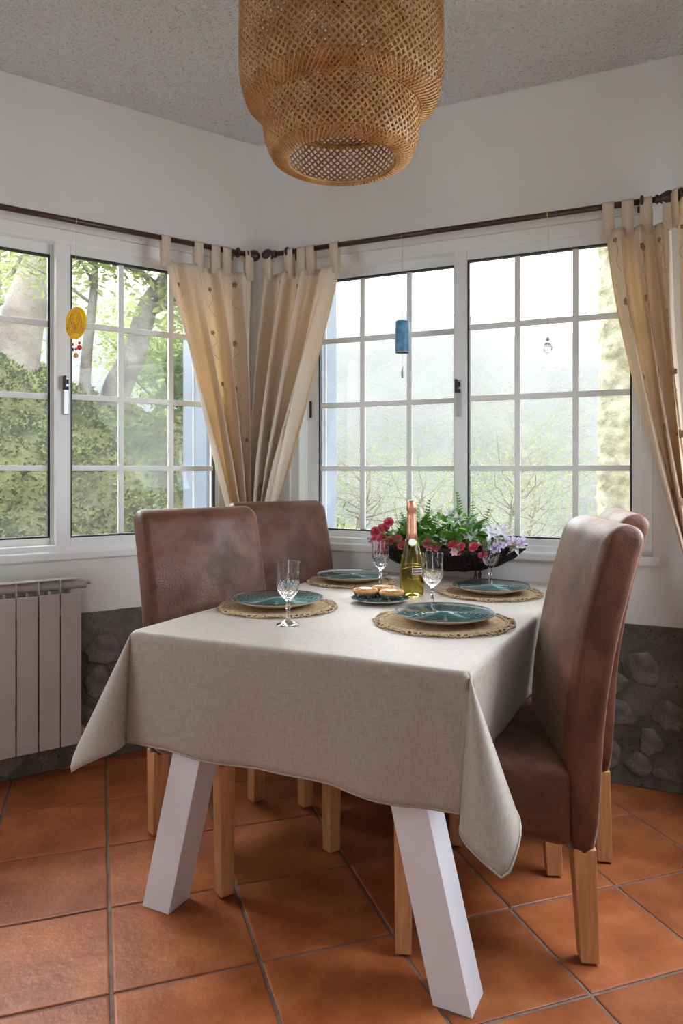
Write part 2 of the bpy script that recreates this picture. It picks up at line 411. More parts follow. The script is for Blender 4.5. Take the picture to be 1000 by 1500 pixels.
M['soil_grass'] = mat('soil_grass', (.20, .25, .07), (.42, .44, .18), .95, 1.2, 8, bump=1, bscale=12, dist=.06, spec=.05)

# ------------------------------------------------------------------ room frames
CX, CY = -.398, 3.49
aR = atan2(-1070, 2320); aL = atan2(1070, 1500)
FRM = Matrix.Translation((CX, CY, 0)) @ Matrix.Rotation(aR, 4, 'Z')    # x runs right along the right window wall, y outward
FLM = Matrix.Translation((CX, CY, 0)) @ Matrix.Rotation(aL, 4, 'Z')    # x negative runs left along the left window wall, y outward
def WR(s, off, z): return FRM @ Vector((s, -off, z))
def WL(t, off, z): return FLM @ Vector((-t, -off, z))
CEIL = 2.752; TH = .30
SR, SL = 1.88, 1.98
R1 = FRM @ Vector((SR, 0, 0)); L1 = FLM @ Vector((-SL, 0, 0))
R2 = Vector((R1.x + .49, R1.y - 5.38, 0)); L2 = Vector((L1.x, R2.y, 0))
poly = [(CX, CY), (L1.x, L1.y), (L2.x, L2.y), (R2.x, R2.y), (R1.x, R1.y)]   # counter-clockwise? sorted below
def area2(p): return sum(p[i][0]*p[(i+1) % len(p)][1] - p[(i+1) % len(p)][0]*p[i][1] for i in range(len(p)))
if area2(poly) < 0: poly = poly[::-1]

def struct(o): o['kind'] = 'structure'; return o

# --- walls with window openings (local frame: x along wall, y outward)
WIN_R = (.17, 1.735, .868, 2.185); WIN_L = (-1.74, -.155, .868, 2.185)
def wall_mesh(x0, x1, op, th=TH):
    b = MB(); a, c, z0, z1 = op
    b.bx(x0, a, 0, th, 0, CEIL); b.bx(c, x1, 0, th, 0, CEIL); b.bx(a, c, 0, th, 0, z0); b.bx(a, c, 0, th, z1, CEIL)
    return b
o = struct(wall_mesh(-.02, SR, WIN_R).build('wall_right', M['plaster'])); o.matrix_world = FRM
o = struct(wall_mesh(-SL, .02, WIN_L).build('wall_left', M['plaster'])); o.matrix_world = FLM
def seg_frame(p, q):
    d = Vector((q.x - p.x, q.y - p.y, 0)); return Matrix.Translation((p.x, p.y, 0)) @ Matrix.Rotation(atan2(d.y, d.x), 4, 'Z'), d.length
# side wall right: going from R1 toward R2, outward is +x side -> local y must be outward: frame x along R2->R1 has y = left normal (-x)... use p=R1,q=R2 (left normal = +x)
FSM, lenS = seg_frame(R1, R2)
o = struct(wall_mesh(0, lenS, (.12, 1.46, .868, 2.185)).build('wall_side_right', M['plaster'])); o.matrix_world = FSM
FSL, lenL = seg_frame(L2, L1)
WLW = (lenL-1.2, lenL-.22, .868, 2.185)
o = struct(wall_mesh(0, lenL, WLW).build('wall_side_left', M['plaster'])); o.matrix_world = FSL
FBM, lenB = seg_frame(R2, L2)
o = struct(wall_mesh(-.3, lenB + .3, (1.55, 2.45, .02, 2.25)).build('wall_back', M['plaster'])); o.matrix_world = FBM
# ceiling
b = MB(); pts = poly
cx_, cy_ = sum(p[0] for p in pts)/5, sum(p[1] for p in pts)/5
big = [(cx_ + (p[0]-cx_)*1.16, cy_ + (p[1]-cy_)*1.16) for p in pts]
b.loft([[(p[0], p[1], CEIL) for p in big], [(p[0], p[1], CEIL+.2) for p in big]])
struct(b.build('ceiling', M['ceiling']))
# floor slab (grout level) and tiles
b = MB(); b.loft([[(p[0], p[1], -.12) for p in big], [(p[0], p[1], -.004) for p in big]])
floor = struct(b.build('floor', M['grout']))
def clip(poly_, a, n):   # keep points with (p-a).n <= 0
    out = []
    for i in range(len(poly_)):
        p, q = poly_[i], poly_[(i+1) % len(poly_)]
        dp = (p[0]-a[0])*n[0] + (p[1]-a[1])*n[1]; dq = (q[0]-a[0])*n[0] + (q[1]-a[1])*n[1]
        if dp <= 0: out.append(p)
        if (dp < 0 < dq) or (dq < 0 < dp):
            t = dp/(dp-dq); out.append((p[0]+(q[0]-p[0])*t, p[1]+(q[1]-p[1])*t))
    return out
PIT = .348; ta = atan2(.328, .945) - .014
Bv = Vector((cos(ta), sin(ta))); Av = Vector((-sin(ta), cos(ta)))
T0 = Vector((.463, 2.006))
def tile_mesh(pts2, c):
    r = []
    b = MB()
    cxx = sum(p[0] for p in pts2)/len(pts2); cyy = sum(p[1] for p in pts2)/len(pts2)
    def inset(d):
        out = []
        for p in pts2:
            v = Vector((p[0]-cxx, p[1]-cyy)); L_ = v.length
            k = max(0, 1 - d*1.41/L_) if L_ > 0 else 1
            out.append((cxx + v.x*k, cyy + v.y*k))
        return out
    rings = [[(*p, -.012) for p in inset(0)], [(*p, -.0022) for p in inset(0)], [(*p, -.0006) for p in inset(.002)], [(*p, 0) for p in inset(.006)]]
    b.loft(rings)
    return b
g2 = PIT/2 - .0042
full = tile_mesh([(-g2, -g2), (g2, -g2), (g2, g2), (-g2, g2)], None).mesh('tile', M['tile'])
for i in range(-9, 9):
    for j in range(-16, 6):
        c = T0 + Bv*(PIT*(i+.5)) + Av*(PIT*(j+.5))
        if c.y < -.6: continue
        quad = [tuple(c + Bv*(sx*g2) + Av*(sy*g2)) for sx, sy in ((-1, -1), (1, -1), (1, 1), (-1, 1))]
        q = quad
        for k in range(5):
            a, e_ = poly[k], poly[(k+1) % 5]
            n_ = (e_[1]-a[1], -(e_[0]-a[0]))
            L_ = hypot(*n_); n_ = (n_[0]/L_, n_[1]/L_)
            q = clip(q, (a[0]-n_[0]*.012, a[1]-n_[1]*.012), n_)
            if len(q) < 3: break
        if len(q) < 3: continue
        Mt = Matrix.Translation((c.x, c.y, 0)) @ Matrix.Rotation(ta, 4, 'Z')
        if all(any((Vector(p)-Vector(r)).length < 1e-6 for r in q) for p in quad):
            inst(full, 'tile', floor, Mt)
        else:
            iv = Mt.inverted()
            loc = [tuple((iv @ Vector((p[0], p[1], 0)))[:2]) for p in q]
            if abs(area2(loc)) < .004: continue
            t_ = tile_mesh(loc, None).build('tile', M['tile'], floor); t_.matrix_local = Mt

# --- stone wainscot
STH = .615
def wainscot(name, F, x0, x1, seed):
    rnd = random.Random(seed)
    b = MB()
    nx = int((x1-x0)/.035); nz = 18
    def fn(u, v):
        x = lerp(x0, x1, u); z = lerp(0, STH, v)
        d = .010 + .012*noise.noise(Vector((x*6, z*6, seed))) + .006*noise.noise(Vector((x*17, z*17, seed+5)))
        return (x, -max(.002, d), z + (.006*noise.noise(Vector((x*9, 3, seed))) if v == 1 else 0))
    b.grid(fn, nx, nz)
    # top edge and ends back to the wall
    top = [fn(i/nx, 1) for i in range(nx+1)]
    b.add([p for q in top for p in (q, (q[0], 0.0, q[2]))], [(2*i, 2*i+1, 2*i+3, 2*i+2) for i in range(nx)])
    w_ = b.build(name, M['mortar'], None, True, ang=50); struct(w_); w_.matrix_world = F
    placed = []
    for k in range(1500):
        x = rnd.uniform(x0+.07, x1-.07); z = rnd.uniform(.045, STH*(.45 + .38*rnd.random()**2)); rx = rnd.uniform(.04, .11); rz = rnd.uniform(.035, .085)
        if z - rz < .004: continue
        if any(hypot((x-q[0])/(rx+q[2]), (z-q[1])/(rz+q[3])) < .93 for q in placed): continue
        placed.append((x, z, rx, rz))
        if len(placed) > 80: break
    for x, z, rx, rz in placed:
        b = MB(); m_ = 14; sd = rnd.random()*50; rot = rnd.uniform(-.7, .7)
        rings = []
        h = rnd.uniform(.010, .019)
        for rr, d in ((1.0, .0), (.97, h*.6), (.86, h*.92), (.5, h*1.04)):
            ring = []
            for j in range(m_):
                a = 2*pi*j/m_
                k = 1 + .42*noise.noise(Vector((cos(a)*1.6, sin(a)*1.6, sd)))
                px, pz = rr*rx*k*cos(a), rr*rz*k*sin(a)
                ring.append((px*cos(rot)-pz*sin(rot)*.5, -d - .004*noise.noise(Vector((px*40, pz*40, sd))), pz*cos(rot)+px*sin(rot)*.35))
            rings.append(ring)
        b.loft(rings)
        s_ = b.build('stone', M['stone'], w_, True, ang=60); s_.location = (x, -.004, max(z, .065))
    return w_
wainscot('trim_1', FRM, .02, SR-.01, 3)
wainscot('trim_2', FLM, -SL+.01, -.02, 11)
wainscot('trim_3', FSM, .02, 2.4, 17)

# --- sliding windows
ROWS = [.925, 1.2115, 1.507, 1.808, 2.092]
def window(name, F, x0, x1, inner_glass, outer_glass, mid, flip):
    """inner_glass / outer_glass: lists of column edges of the inner (room side) and outer sash"""
    wroot = struct(empty(name)); wroot.matrix_world = F
    z0, z1 = .868, 2.185
    b = MB(); y0, y1 = .015, .115
    b.bx(x0, x0+.045, y0, y1, z0, z1); b.bx(x1-.045, x1, y0, y1, z0, z1)
    b.bx(x0, x1, y0, y1, z0, z0+.03); b.bx(x0, x1, y0, y1, z1-.052, z1)
    b.build('frame', M['white_alu'], wroot, bev=.004)
    b = MB(); b.bx(x0-.025, x1+.025, -.012, .02, z0-.032, z0+.006); b.build('sill', M['white_alu'], wroot, bev=.008)
    b = MB(); b.bx(x0-.02, x1+.02, .115, TH+.05, z0-.03, z0+.012); b.build('outer_sill', M['white_alu'], wroot, bev=.004)
    for edges, yc, first in ((inner_glass, .040, True), (outer_glass, .088, False)):
        a, c = edges[0], edges[-1]; st = .058
        zb, zt = ROWS[0], ROWS[-1]; hy = .019
        sa, sb = a - st, c + st
        b = MB()
        b.bx(sa, a, yc-hy, yc+hy, zb-.042, zt+.048); b.bx(c, sb, yc-hy, yc+hy, zb-.042, zt+.048)
        b.bx(a, c, yc-hy, yc+hy, zb-.042, zb); b.bx(a, c, yc-hy, yc+hy, zt, zt+.048)
        s_ = b.build('sash', M['white_alu'], wroot, bev=.003)
        b = MB(); g = .007
        b.bx(a, a+g, yc-.012, yc+.012, zb, zt); b.bx(c-g, c, yc-.012, yc+.012, zb, zt)
        b.bx(a, c, yc-.012, yc+.012, zb, zb+g); b.bx(a, c, yc-.012, yc+.012, zt-g, zt)
        b.build('gasket', M['gasket'], s_)
        for e in edges[1:-1]:
            b = MB(); b.bx(e-.0115, e+.0115, yc-.009, yc+.009, zb+g, zt-g); b.build('glazing_bar', M['white_alu'], s_, bev=.002)
        for z in ROWS[1:-1]:
            b = MB(); b.bx(a+g, c-g, yc-.0085, yc+.0085, z-.0115, z+.0115); b.build('glazing_bar', M['white_alu'], s_, bev=.002)
        for i in range(len(edges)-1):
            for r in range(4):
                b = MB(); b.bx(edges[i]+.006, edges[i+1]-.006, yc-.002, yc+.002, ROWS[r]+.006, ROWS[r+1]-.006)
                b.build('pane', M['pane'], s_)
        if first:
            mx = mid
            b = MB(); b.bx(mx-.011, mx+.011, yc-hy-.016, yc-hy, 1.43, 1.585)
            h_ = b.build('latch', M['steel'], s_, bev=.003)
            b = MB(); b.bx(mx-.013, mx-.004, yc-hy-.03, yc-hy-.004, 1.53, 1.588); b.build('thumb_tab', M['black'], s_, bev=.002)
            b = MB(); b.bx(mx-.002, mx+.0085, yc-hy-.0175, yc-hy-.014, 1.555, 1.575); b.bx(mx-.002, mx+.0085, yc-hy-.0175, yc-hy-.014, 1.53, 1.545); b.build('keeper', M['black'], s_)
        else:
            e = sa + .02 if not flip else sb - .02
            b = MB(); b.bx(e-.006, e+.006, yc-hy-.003, yc-hy+.002, 1.45, 1.53); b.build('pull', M['black'], s_)
    # open outside shutter leaf standing out from the reveal next to the corner
    b = MB(); xs = x0+.022 if not flip else x1-.022
    b.bx(xs-.016, xs+.016, .16, .44, z0+.02, z1-.02); sh_ = b.build('shutter', M['shutter'], wroot, bev=.004)
    b = MB(); xe = xs+.018 if not flip else xs-.018; b.bx(xe-.003, xe+.003, .30, .31, z0+.03, z1-.03); b.build('bead', M['white_alu'], sh_)
    # hinge brackets of the outside shutters on the reveal
    for z in (1.05, 1.62):
        b = MB(); xx = x0+.012 if not flip else x1-.012
        b.bx(xx-.012, xx+.012, .22, .27, z, z+.10); b.build('shutter_hinge', M['white_alu'], wroot, bev=.003)
    return wroot
window('window_1', FRM, .17, 1.735, [1.012, 1.220, 1.450, 1.660], [.285, .506, .733, .945], .980, False)
window('window_2', FLM, -1.74, -.155, [-.864, -.650, -.424, -.212], [-1.585, -1.355, -1.135, -.932], -.885, True)
# out-of-frame window on the side wall and the garden door frame behind the camera
wroot = struct(empty('window_3')); wroot.matrix_world = FSM
b = MB(); b.bx(.12, .17, .02, .1, .868, 2.185); b.bx(1.41, 1.46, .02, .1, .868, 2.185); b.bx(.77, .81, .02, .1, .868, 2.185); b.bx(.12, 1.46, .02, .1, .868, .92); b.bx(.12, 1.46, .02, .1, 2.135, 2.185)
b.build('frame', M['white_alu'], wroot, bev=.004)
wroot = struct(empty('window_4')); wroot.matrix_world = FSL
b = MB(); xa, xb = WLW[0], WLW[1]; b.bx(xa, xa+.05, .02, .1, .868, 2.185); b.bx(xb-.05, xb, .02, .1, .868, 2.185); b.bx((xa+xb)/2-.025, (xa+xb)/2+.025, .02, .1, .868, 2.185); b.bx(xa, xb, .02, .1, .868, .92); b.bx(xa, xb, .02, .1, 2.135, 2.185)
b.build('frame', M['white_alu'], wroot, bev=.004)
droot = struct(empty('door_1')); droot.matrix_world = FBM
b = MB(); b.bx(1.55, 1.61, .02, .1, .02, 2.25); b.bx(2.39, 2.45, .02, .1, .02, 2.25); b.bx(1.55, 2.45, .02, .1, 2.18, 2.25)
b.build('frame', M['white_alu'], droot, bev=.004)

# ------------------------------------------------------------------ table
TA = radians(-26.5); TZ = .755
eT = Vector((cos(TA), sin(TA), 0)); nT = Vector((-sin(TA), cos(TA), 0))
TC = Vector((.162, 2.4405, 0)); TW, TL = .96, 1.40
table = empty('dining_table', TC, TA, 'dining table with splayed square white legs under the linen cloth', 'table')
b = MB(); b.bx(-TW/2+.004, TW/2-.004, -TL/2+.004, TL/2-.004, TZ-.035, TZ-.002); b.build('table_top', M['white_paint'], table, bev=.004)
for sy in (-1, 1):
    for sx in (-1, 1):
        b = MB(); yy = sy*(TL/2-.047)
        xo = .487 if sx > 0 else .447
        fx, tx = sx*(xo-.046), sx*(xo-.046-.172)
        lo = [(fx-.046, yy-.045, 0), (fx+.046, yy-.045, 0), (fx+.046, yy+.045, 0), (fx-.046, yy+.045, 0)]
        hi = [(p[0]-fx+tx, p[1], TZ-.035) for p in lo]
        b.loft([lo, hi]); b.build('leg', M['white_paint'], table, bev=.002)
    b = MB(); b.bx(-.26, .26, sy*(TL/2-.055)-.03, sy*(TL/2-.055)+.03, TZ-.075, TZ-.036); b.build('cross_beam', M['white_paint'], table, bev=.002)
b = MB(); b.bx(-.04, .04, -TL/2+.11, TL/2-.11, TZ-.09, TZ-.036); b.build('long_beam', M['white_paint'], table, bev=.002)

# tablecloth: flat top, hanging skirts, a protruding fold at each corner
def make_cloth():
    b = MB(); hx, hy = TW/2, TL/2
    dF, dS, dB = .298, .245, .02
    cols = []   # (edge point, ray vector (x,y,z) as function, length, outward xy)
    def straight(p, q, n_, out, dlen, ph):
        for i in range(n_):
            t = i/n_
            cols.append(((lerp(p[0], q[0], t), lerp(p[1], q[1], t)), None, out, dlen, (t, ph)))
    def corner(c, dg, pp, d0, d1, A_, B_, n_=26):
        for i in range(n_+1):
            ph = pi/2*i/n_
            L_ = min(d0/max(cos(ph), 1e-6), d1/max(sin(ph), 1e-6))
            psi = 2*pi*i/n_
            a_ = A_*(1-cos(psi))/2; b_ = -B_*sin(psi)
            off = Vector((dg[0]*a_ + pp[0]*b_, dg[1]*a_ + pp[1]*b_)); th = off.length
            d = off.normalized() if th > 1e-9 else Vector((0, 0))
            cols.append((c, Vector((d.x*sin(th), d.y*sin(th), -cos(th))), dg, L_, None))
    q = 1/sqrt(2)
    straight((-hx, -hy), (hx, -hy), 60, (0, -1), dF, 0.3)
    corner((hx, -hy), (q, -q), (q, q), dF, dS, .50, .20)
    straight((hx, -hy), (hx, hy), 50, (1, 0), dS, 1.7)
    corner((hx, hy), (q, q), (-q, q), dS, dB, .1, .03, 6)
    straight((hx, hy), (-hx, hy), 30, (0, 1), dB, 2.2)
    corner((-hx, hy), (-q, q), (-q, -q), dB, dS, .1, .03, 6)
    straight((-hx, hy), (-hx, -hy), 50, (-1, 0), dS, 4.0)
    corner((-hx, -hy), (-q, -q), (q, -q), dS, dF, .40, .22)
    nr = 16; rings = []
    zt = TZ + .0035; rb = .010
    for ins in (.08, .03):
        rings.append([(max(-hx+ins, min(hx-ins, c[0][0])), max(-hy+ins, min(hy-ins, c[0][1])), zt) for c in cols])
    rings.append([(max(-hx+rb, min(hx-rb, c[0][0])), max(-hy+rb, min(hy-rb, c[0][1])), zt) for c in cols])
    for k in range(1, 4):
        a = pi/2*k/4; ring = []
        for c in cols:
            bx_ = max(-hx+rb, min(hx-rb, c[0][0])); by_ = max(-hy+rb, min(hy-rb, c[0][1]))
            o_ = Vector(c[2]); ring.append((bx_ + o_.x*(rb+.004)*sin(a), by_ + o_.y*(rb+.004)*sin(a), zt - rb*(1-cos(a))))
        rings.append(ring)
    for k in range(nr+1):
        r = k/nr; ring = []
        for c in cols:
            o_ = Vector(c[2]); p = Vector((c[0][0] + o_.x*.005, c[0][1] + o_.y*.005, zt-rb))
            if c[1] is None:
                t, ph = c[4]
                wv = .012*sin(2*pi*t*1.6+ph)*r**1.3 + .006*sin(2*pi*t*4+ph*3)*r**1.5
                ends = min(1, t/.12, (1-t)/.12) if t < 1 else 0
                fl = .014 if abs(o_.y) > .5 else .014 - .042*max(0, ends)
                p += Vector((o_.x*(wv*ends*(1 if abs(o_.y) > .5 else .3) + fl*r), o_.y*(wv*ends + fl*r), -c[3]*r + .006*r*sin(2*pi*t*2+ph)))
            else:
                L_ = c[3]*r
                p += c[1]*L_ + Vector((o_.x*.014*r, o_.y*.014*r, 0))
            ring.append(tuple(p))
        rings.append(ring)
    b.loft(rings, cap=False)
    b.f = [tuple(reversed(f)) for f in b.f]
    n = len(cols)
    b.f.append(tuple(range(n)))   # flat top
    hem = [Vector(rings[-1][i]) for i in range(n)]
    return b, hem
cb, hem = make_cloth()
cloth = cb.build('tablecloth', M['linen'], None, True, solid=.0016)
cloth.data.polygons[len(cloth.data.polygons)-1].use_smooth = False
cloth.location = TC; cloth.rotation_euler = (0, 0, TA)
tag(cloth, 'beige linen tablecloth draped over the dining table', 'tablecloth')
hb = MB()
hb.tube([hem[i] + Vector((0, 0, .0025)) for i in range(0, 87)], .0024, 6)
hb.build('hem', M['linen'], cloth, True)

# ------------------------------------------------------------------ chairs
def make_chair():
    root = empty('dining_chair')
    prof = [(.275, -.213, .064), (.34, -.213, .076), (.45, -.213, .090), (.55, -.215, .096), (.65, -.224, .098), (.75, -.240, .098), (.85, -.261, .098), (.95, -.287, .098), (1.022, -.307, .097)]
    rings = []
    W = .455
    for i, (z, yc, th) in enumerate(prof):
        k = .965 if i == 0 else 1
        rings.append([(x*k, y*(k if i else .9)+yc, z) for x, y in rrect(W/2, th/2, .028, 5)])
    z0, y0, t0 = prof[-1]
    for j in range(1, 7):
        a = pi/2*j/6
        R_ = .047
        sh = R_*(1-cos(a))
        rings.append([(x, y + y0 - .014*sin(a), z0 + R_*sin(a)) for x, y in rrect(W/2 - sh*.55, max(.004, t0/2 - sh), .028*(1-.6*j/6), 5)])
    b = MB(); b.loft(rings); b.build('backrest', M['suede'], root, True)
    rings = []
    ys = [-.178, -.15, -.06, .04, .14, .215, .238, .252, .257]
    for i, y in enumerate(ys):
        f = (y+.178)/.435
        zb = .285 + .085*smooth01(f*1.15); zt = .488 + .010*sin(pi*min(1, f))
        sh = (0, 0, 0, 0, 0, 0, .006, .018, .032)[i]
        hx = W/2 - .004 - sh*.8; hz = (zt-zb)/2 - sh; zc = (zt+zb)/2
        ring = []
        for x, z in rrect(hx, hz, .030, 5):
            crown = .012*max(0, 1-(x/hx)**2) if z > 0 else 0
            ring.append((x, y, zc + z + crown))
        rings.append(ring)
    b = MB(); b.loft(rings); b.build('seat', M['suede'], root, True)
    b = MB(); b.bx(-.20, .20, -.16, .22, .352, .372); b.build('seat_base', M['black'], root)
    for sx in (-1, 1):
        for yy, zt, back in ((.222, .375, 0), (-.215, .285, 1)):
            h1, h0 = (.024, .020) if not back else (.028, .022)
            x = sx*.192; dy = -.014 if back else 0
            lo = [(x-h0, yy+dy-h0, .006), (x+h0, yy+dy-h0, .006), (x+h0, yy+dy+h0, .006), (x-h0, yy+dy+h0, .006)]
            hi = [(x-h1, yy-h1, zt), (x+h1, yy-h1, zt), (x+h1, yy+h1, zt), (x-h1, yy+h1, zt)]
            b = MB(); b.loft([lo, hi]); lg = b.build('leg', M['oak'], root, bev=.003)
            b = MB(); b.lathe([(.012, 0), (.014, .006)], 10, (x, yy+dy, 0)); b.build('glide', M['black'], lg)
    return root
chair = make_chair()
spots = [((-.320, 2.360), -141.5, 'brown suede dining chair nearest the radiator, seat pushed under the table'),
         ((-.099, 2.905), -145.0, 'brown suede dining chair in the corner beneath the gathered curtains'),
         ((.389, 1.998), 86.0, 'large high-backed brown suede chair nearest the camera, right of the table'),
         ((.625, 2.486), 78.0, 'brown suede chair mostly hidden behind the nearest right-hand chair')]
for i, (p, a, lab) in enumerate(spots):
    c = chair if i == 0 else copy_tree(chair)
    c.location = (p[0], p[1], 0); c.rotation_euler = (0, 0, radians(a))
    tag(c, lab, 'chair', 'brown suede dining chairs')

# ------------------------------------------------------------------ curtain rods
def rod(F, x0, x1, ends, brackets, label, zc=2.195, off=.09):
    root = empty('curtain_rod', (0, 0, 0), 0, label, 'curtain rod', 'dark curtain rods'); root.matrix_world = F
    b = MB(); b.tube([(x0, -off, zc), (x1, -off, zc)], .0115, 12); b.build('pole', M['rod_wood'], root, True)
    for x, s in ends:
        b = MB(); prof = [(.0125, 0), (.017, .003), (.017, .010), (.012, .014), (.020, .024), (.0265, .038), (.026, .052), (.017, .066), (.003, .071)]
        b.lathe(prof, 20); f = b.build('finial', M['rod_wood'], root, True)
        f.matrix_local = Matrix.Translation((x, -off, zc)) @ Matrix.Rotation(s*pi/2, 4, 'Y')
    for x in brackets:
        b = MB(); b.tube([(x, 0, zc), (x, -off+.012, zc)], .008, 10); b.lathe([(.02, -.012), (.02, .012)], 4, (x, -.004, zc))
        k = b.build('bracket', M['rod_wood'], root, True, ang=40)
        b = MB(); b.torus((x, -off, zc), .017, .006, 20, 8, Matrix.Rotation(pi/2, 4, 'Y')); b.build('ring', M['rod_wood'], k, True)
    return root
rod(FRM, .15, 1.745, [(.15, -1), (1.745, 1)], [.21, 1.70], 'dark wooden curtain rod above the right window, round end knob')
rod(FLM, -1.80, -.115, [(-.115, 1), (-1.80, -1)], [-.155, -1.76], 'dark wooden curtain rod above the left window with mossy view')
rod(FSM, .10, 2.45, [(.10, -1), (2.45, 1)], [.2, 2.4], 'dark curtain rod on the side wall outside the right edge', off=.10)

# ------------------------------------------------------------------ curtains
sprig_me = None
def sprig_mesh():
    b = MB()
    for k in range(5):
        a = 2*pi*k/5
        b.ball((.005*cos(a), .005*sin(a), .001), .0042, 8, 5, (1, 1, .35))
    b.ball((0, 0, .0016), .003, 8, 5, (1, 1, .5))
    return b.mesh('embroidered_flower', M['sprig_brown'], True)
sprig_me = sprig_mesh()
def curtain(label, F, x0, x1, off, tie, tz, npl, amp, tabs, zend, flare, seed, ease=1.0, curl=0., xtie_fold=.05, ztop=2.105):
    """F wall frame; top runs x0..x1 at distance off; gathered at tie ((xa,offa),(xb,offb)) at height tz"""
    rnd = random.Random(seed)
    root = empty('curtain', (0, 0, 0), 0, label, 'curtain', 'cream embroidered tab-top curtains'); root.matrix_world = F
    def S(u, v):
        # v 0..0.75 from top to tie, .75..1 below the tie
        ph = 2*pi*npl*u + seed
        if v <= .75:
            k = v/.75; e = k**ease
            z = lerp(ztop, tz, k)
            x = lerp(lerp(x0, x1, u), lerp(tie[0][0], tie[1][0], u), e)
            o_ = lerp(off, lerp(tie[0][1], tie[1][1], u), e)
            a = amp*(.25 + .75*k**.5) * (1-.45*max(0, k-.7)/.3)
            o_ += a*sin(ph) + .35*a*sin(2.3*ph+1+2*k)
            x += .35*a*cos(ph+.6*k) * min(1, 4*k)
            z += -.012*(1-k)*abs(sin(ph*.5))*0
        else:
            k = (v-.75)/.25
            z = lerp(tz, zend, k)
            xm = (tie[0][0]+tie[1][0])/2
            x = lerp(tie[0][0], tie[1][0], u); x = xm + (x-xm)*(1+flare*smooth01(k))
            o_ = lerp(tie[0][1], tie[1][1], u)
            a = amp*.55*(1+.7*k)
            o_ += a*sin(ph) + .35*a*sin(2.3*ph+3); x += .35*a*cos(ph+.6)
        return Vector((x, -max(.026, o_), z))
    b = MB(); b.grid(lambda u, v: S(u, v), 110, 60)
    b.build('fabric', M['curtain'], root, True, solid=.0012)
    rd = .0115
    zc = 2.195
    for u in tabs:
        p = S(u, 0); q = S(u, .015)
        bb = MB(); hw = .021
        path = [(p.y+.006, ztop-.03)]
        yc = -off
        for j in range(9):
            a = -pi*.08 + pi*1.16*j/8
            path.append((yc + (rd+.003)*cos(a), zc + (rd+.003)*sin(a)))
        path.append((p.y-.006, ztop-.03))
        vs_ = []
        for (y, z) in path: vs_ += [(p.x-hw, y, z), (p.x+hw, y, z)]
        bb.add(vs_, [(2*i, 2*i+1, 2*i+3, 2*i+2) for i in range(len(path)-1)])
        bb.build('tab', M['curtain'], root, True, solid=.0015)
    # tie-back band
    bb = MB(); xm = (tie[0][0]+tie[1][0])/2; om = (tie[0][1]+tie[1][1])/2
    hw = abs(tie[1][0]-tie[0][0])/2 + .015; hd = amp*.75 + .02
    ring = lambda z: [(xm + hw*cos(2*pi*j/24), -max(.012, om + hd*sin(2*pi*j/24)), z) for j in range(24)]
    bb.loft([ring(tz-.025), ring(tz+.025)], cap=False); bb.build('tieback', M['curtain'], root, True, solid=.003)
    # embroidery
    vine = MB()
    for k in range(3):
        u0 = (k+.5)/3 + rnd.uniform(-.05, .05)
        for j in range(7):
            v = .04 + j*.135 + rnd.uniform(-.02, .02); u = min(.985, max(.015, u0 + rnd.uniform(-.04, .04)))
            if v > .74: continue
            p = S(u, v); du = S(min(1, u+.005), v) - S(max(0, u-.005), v); dv = S(u, v+.005) - S(u, v-.005)
            nrm = du.cross(dv).normalized()
            if nrm.y > 0: nrm = -nrm
            p2 = p + nrm*.0022
            t_ = du.normalized(); s_ = nrm.cross(t_)
            Mx = Matrix((( t_.x, s_.x, nrm.x, p2.x), (t_.y, s_.y, nrm.y, p2.y), (t_.z, s_.z, nrm.z, p2.z), (0, 0, 0, 1)))
            sc_ = rnd.uniform(1.0, 1.9)
            inst(sprig_me, 'embroidered_flower', root, Mx @ Matrix.Diagonal((sc_, sc_, 1, 1)))
            pts = []
            for m_ in range(9):
                vv = v + .006 + m_*.008; uu = min(.99, max(.01, u + .03*sin(m_*.9)))
                q = S(uu, vv); du2 = S(min(1, uu+.005), vv) - S(max(0, uu-.005), vv); dv2 = S(uu, vv+.005) - S(uu, vv-.005)
                n2 = du2.cross(dv2).normalized()
                if n2.y > 0: n2 = -n2
                pts.append(q + n2*.0015)
            vine.tube(pts, .0009, 5)
    vine.build('embroidered_vine', M['sprig_vine'], root, True)
    return root
curtain('cream curtain in the corner, on the left window rod, swept toward the corner', FLM, -.515, -.085, .09, ((-.165, .115), (-.095, .10)), .86, 3.4, .058, [.03, .38, .57, .70, .96], .42, .5, 1.0)
curtain('cream curtain in the corner, on the right window rod, with sunlit orange folds', FRM, .095, .462, .09, ((.045, .105), (.095, .12)), .86, 3.4, .058, [.04, .34, .52, .64, .96], .42, .5, 2.2)
curtain('cream curtain at the right end of the right window, swept toward the wall', FRM, 1.575, 1.80, .09, ((1.868, .130), (1.890, .10)), .80, 3, .052, [.04, .34, .62, .96], .05, .0, 4.0, ease=1.3)
curtain('cream curtain hanging at the right edge, on the side wall rod', FSM, .06, .46, .115, ((.17, .07), (.27, .07)), .72, 4, .030, [.05, .36, .66, .95], .04, .3, 5.1)

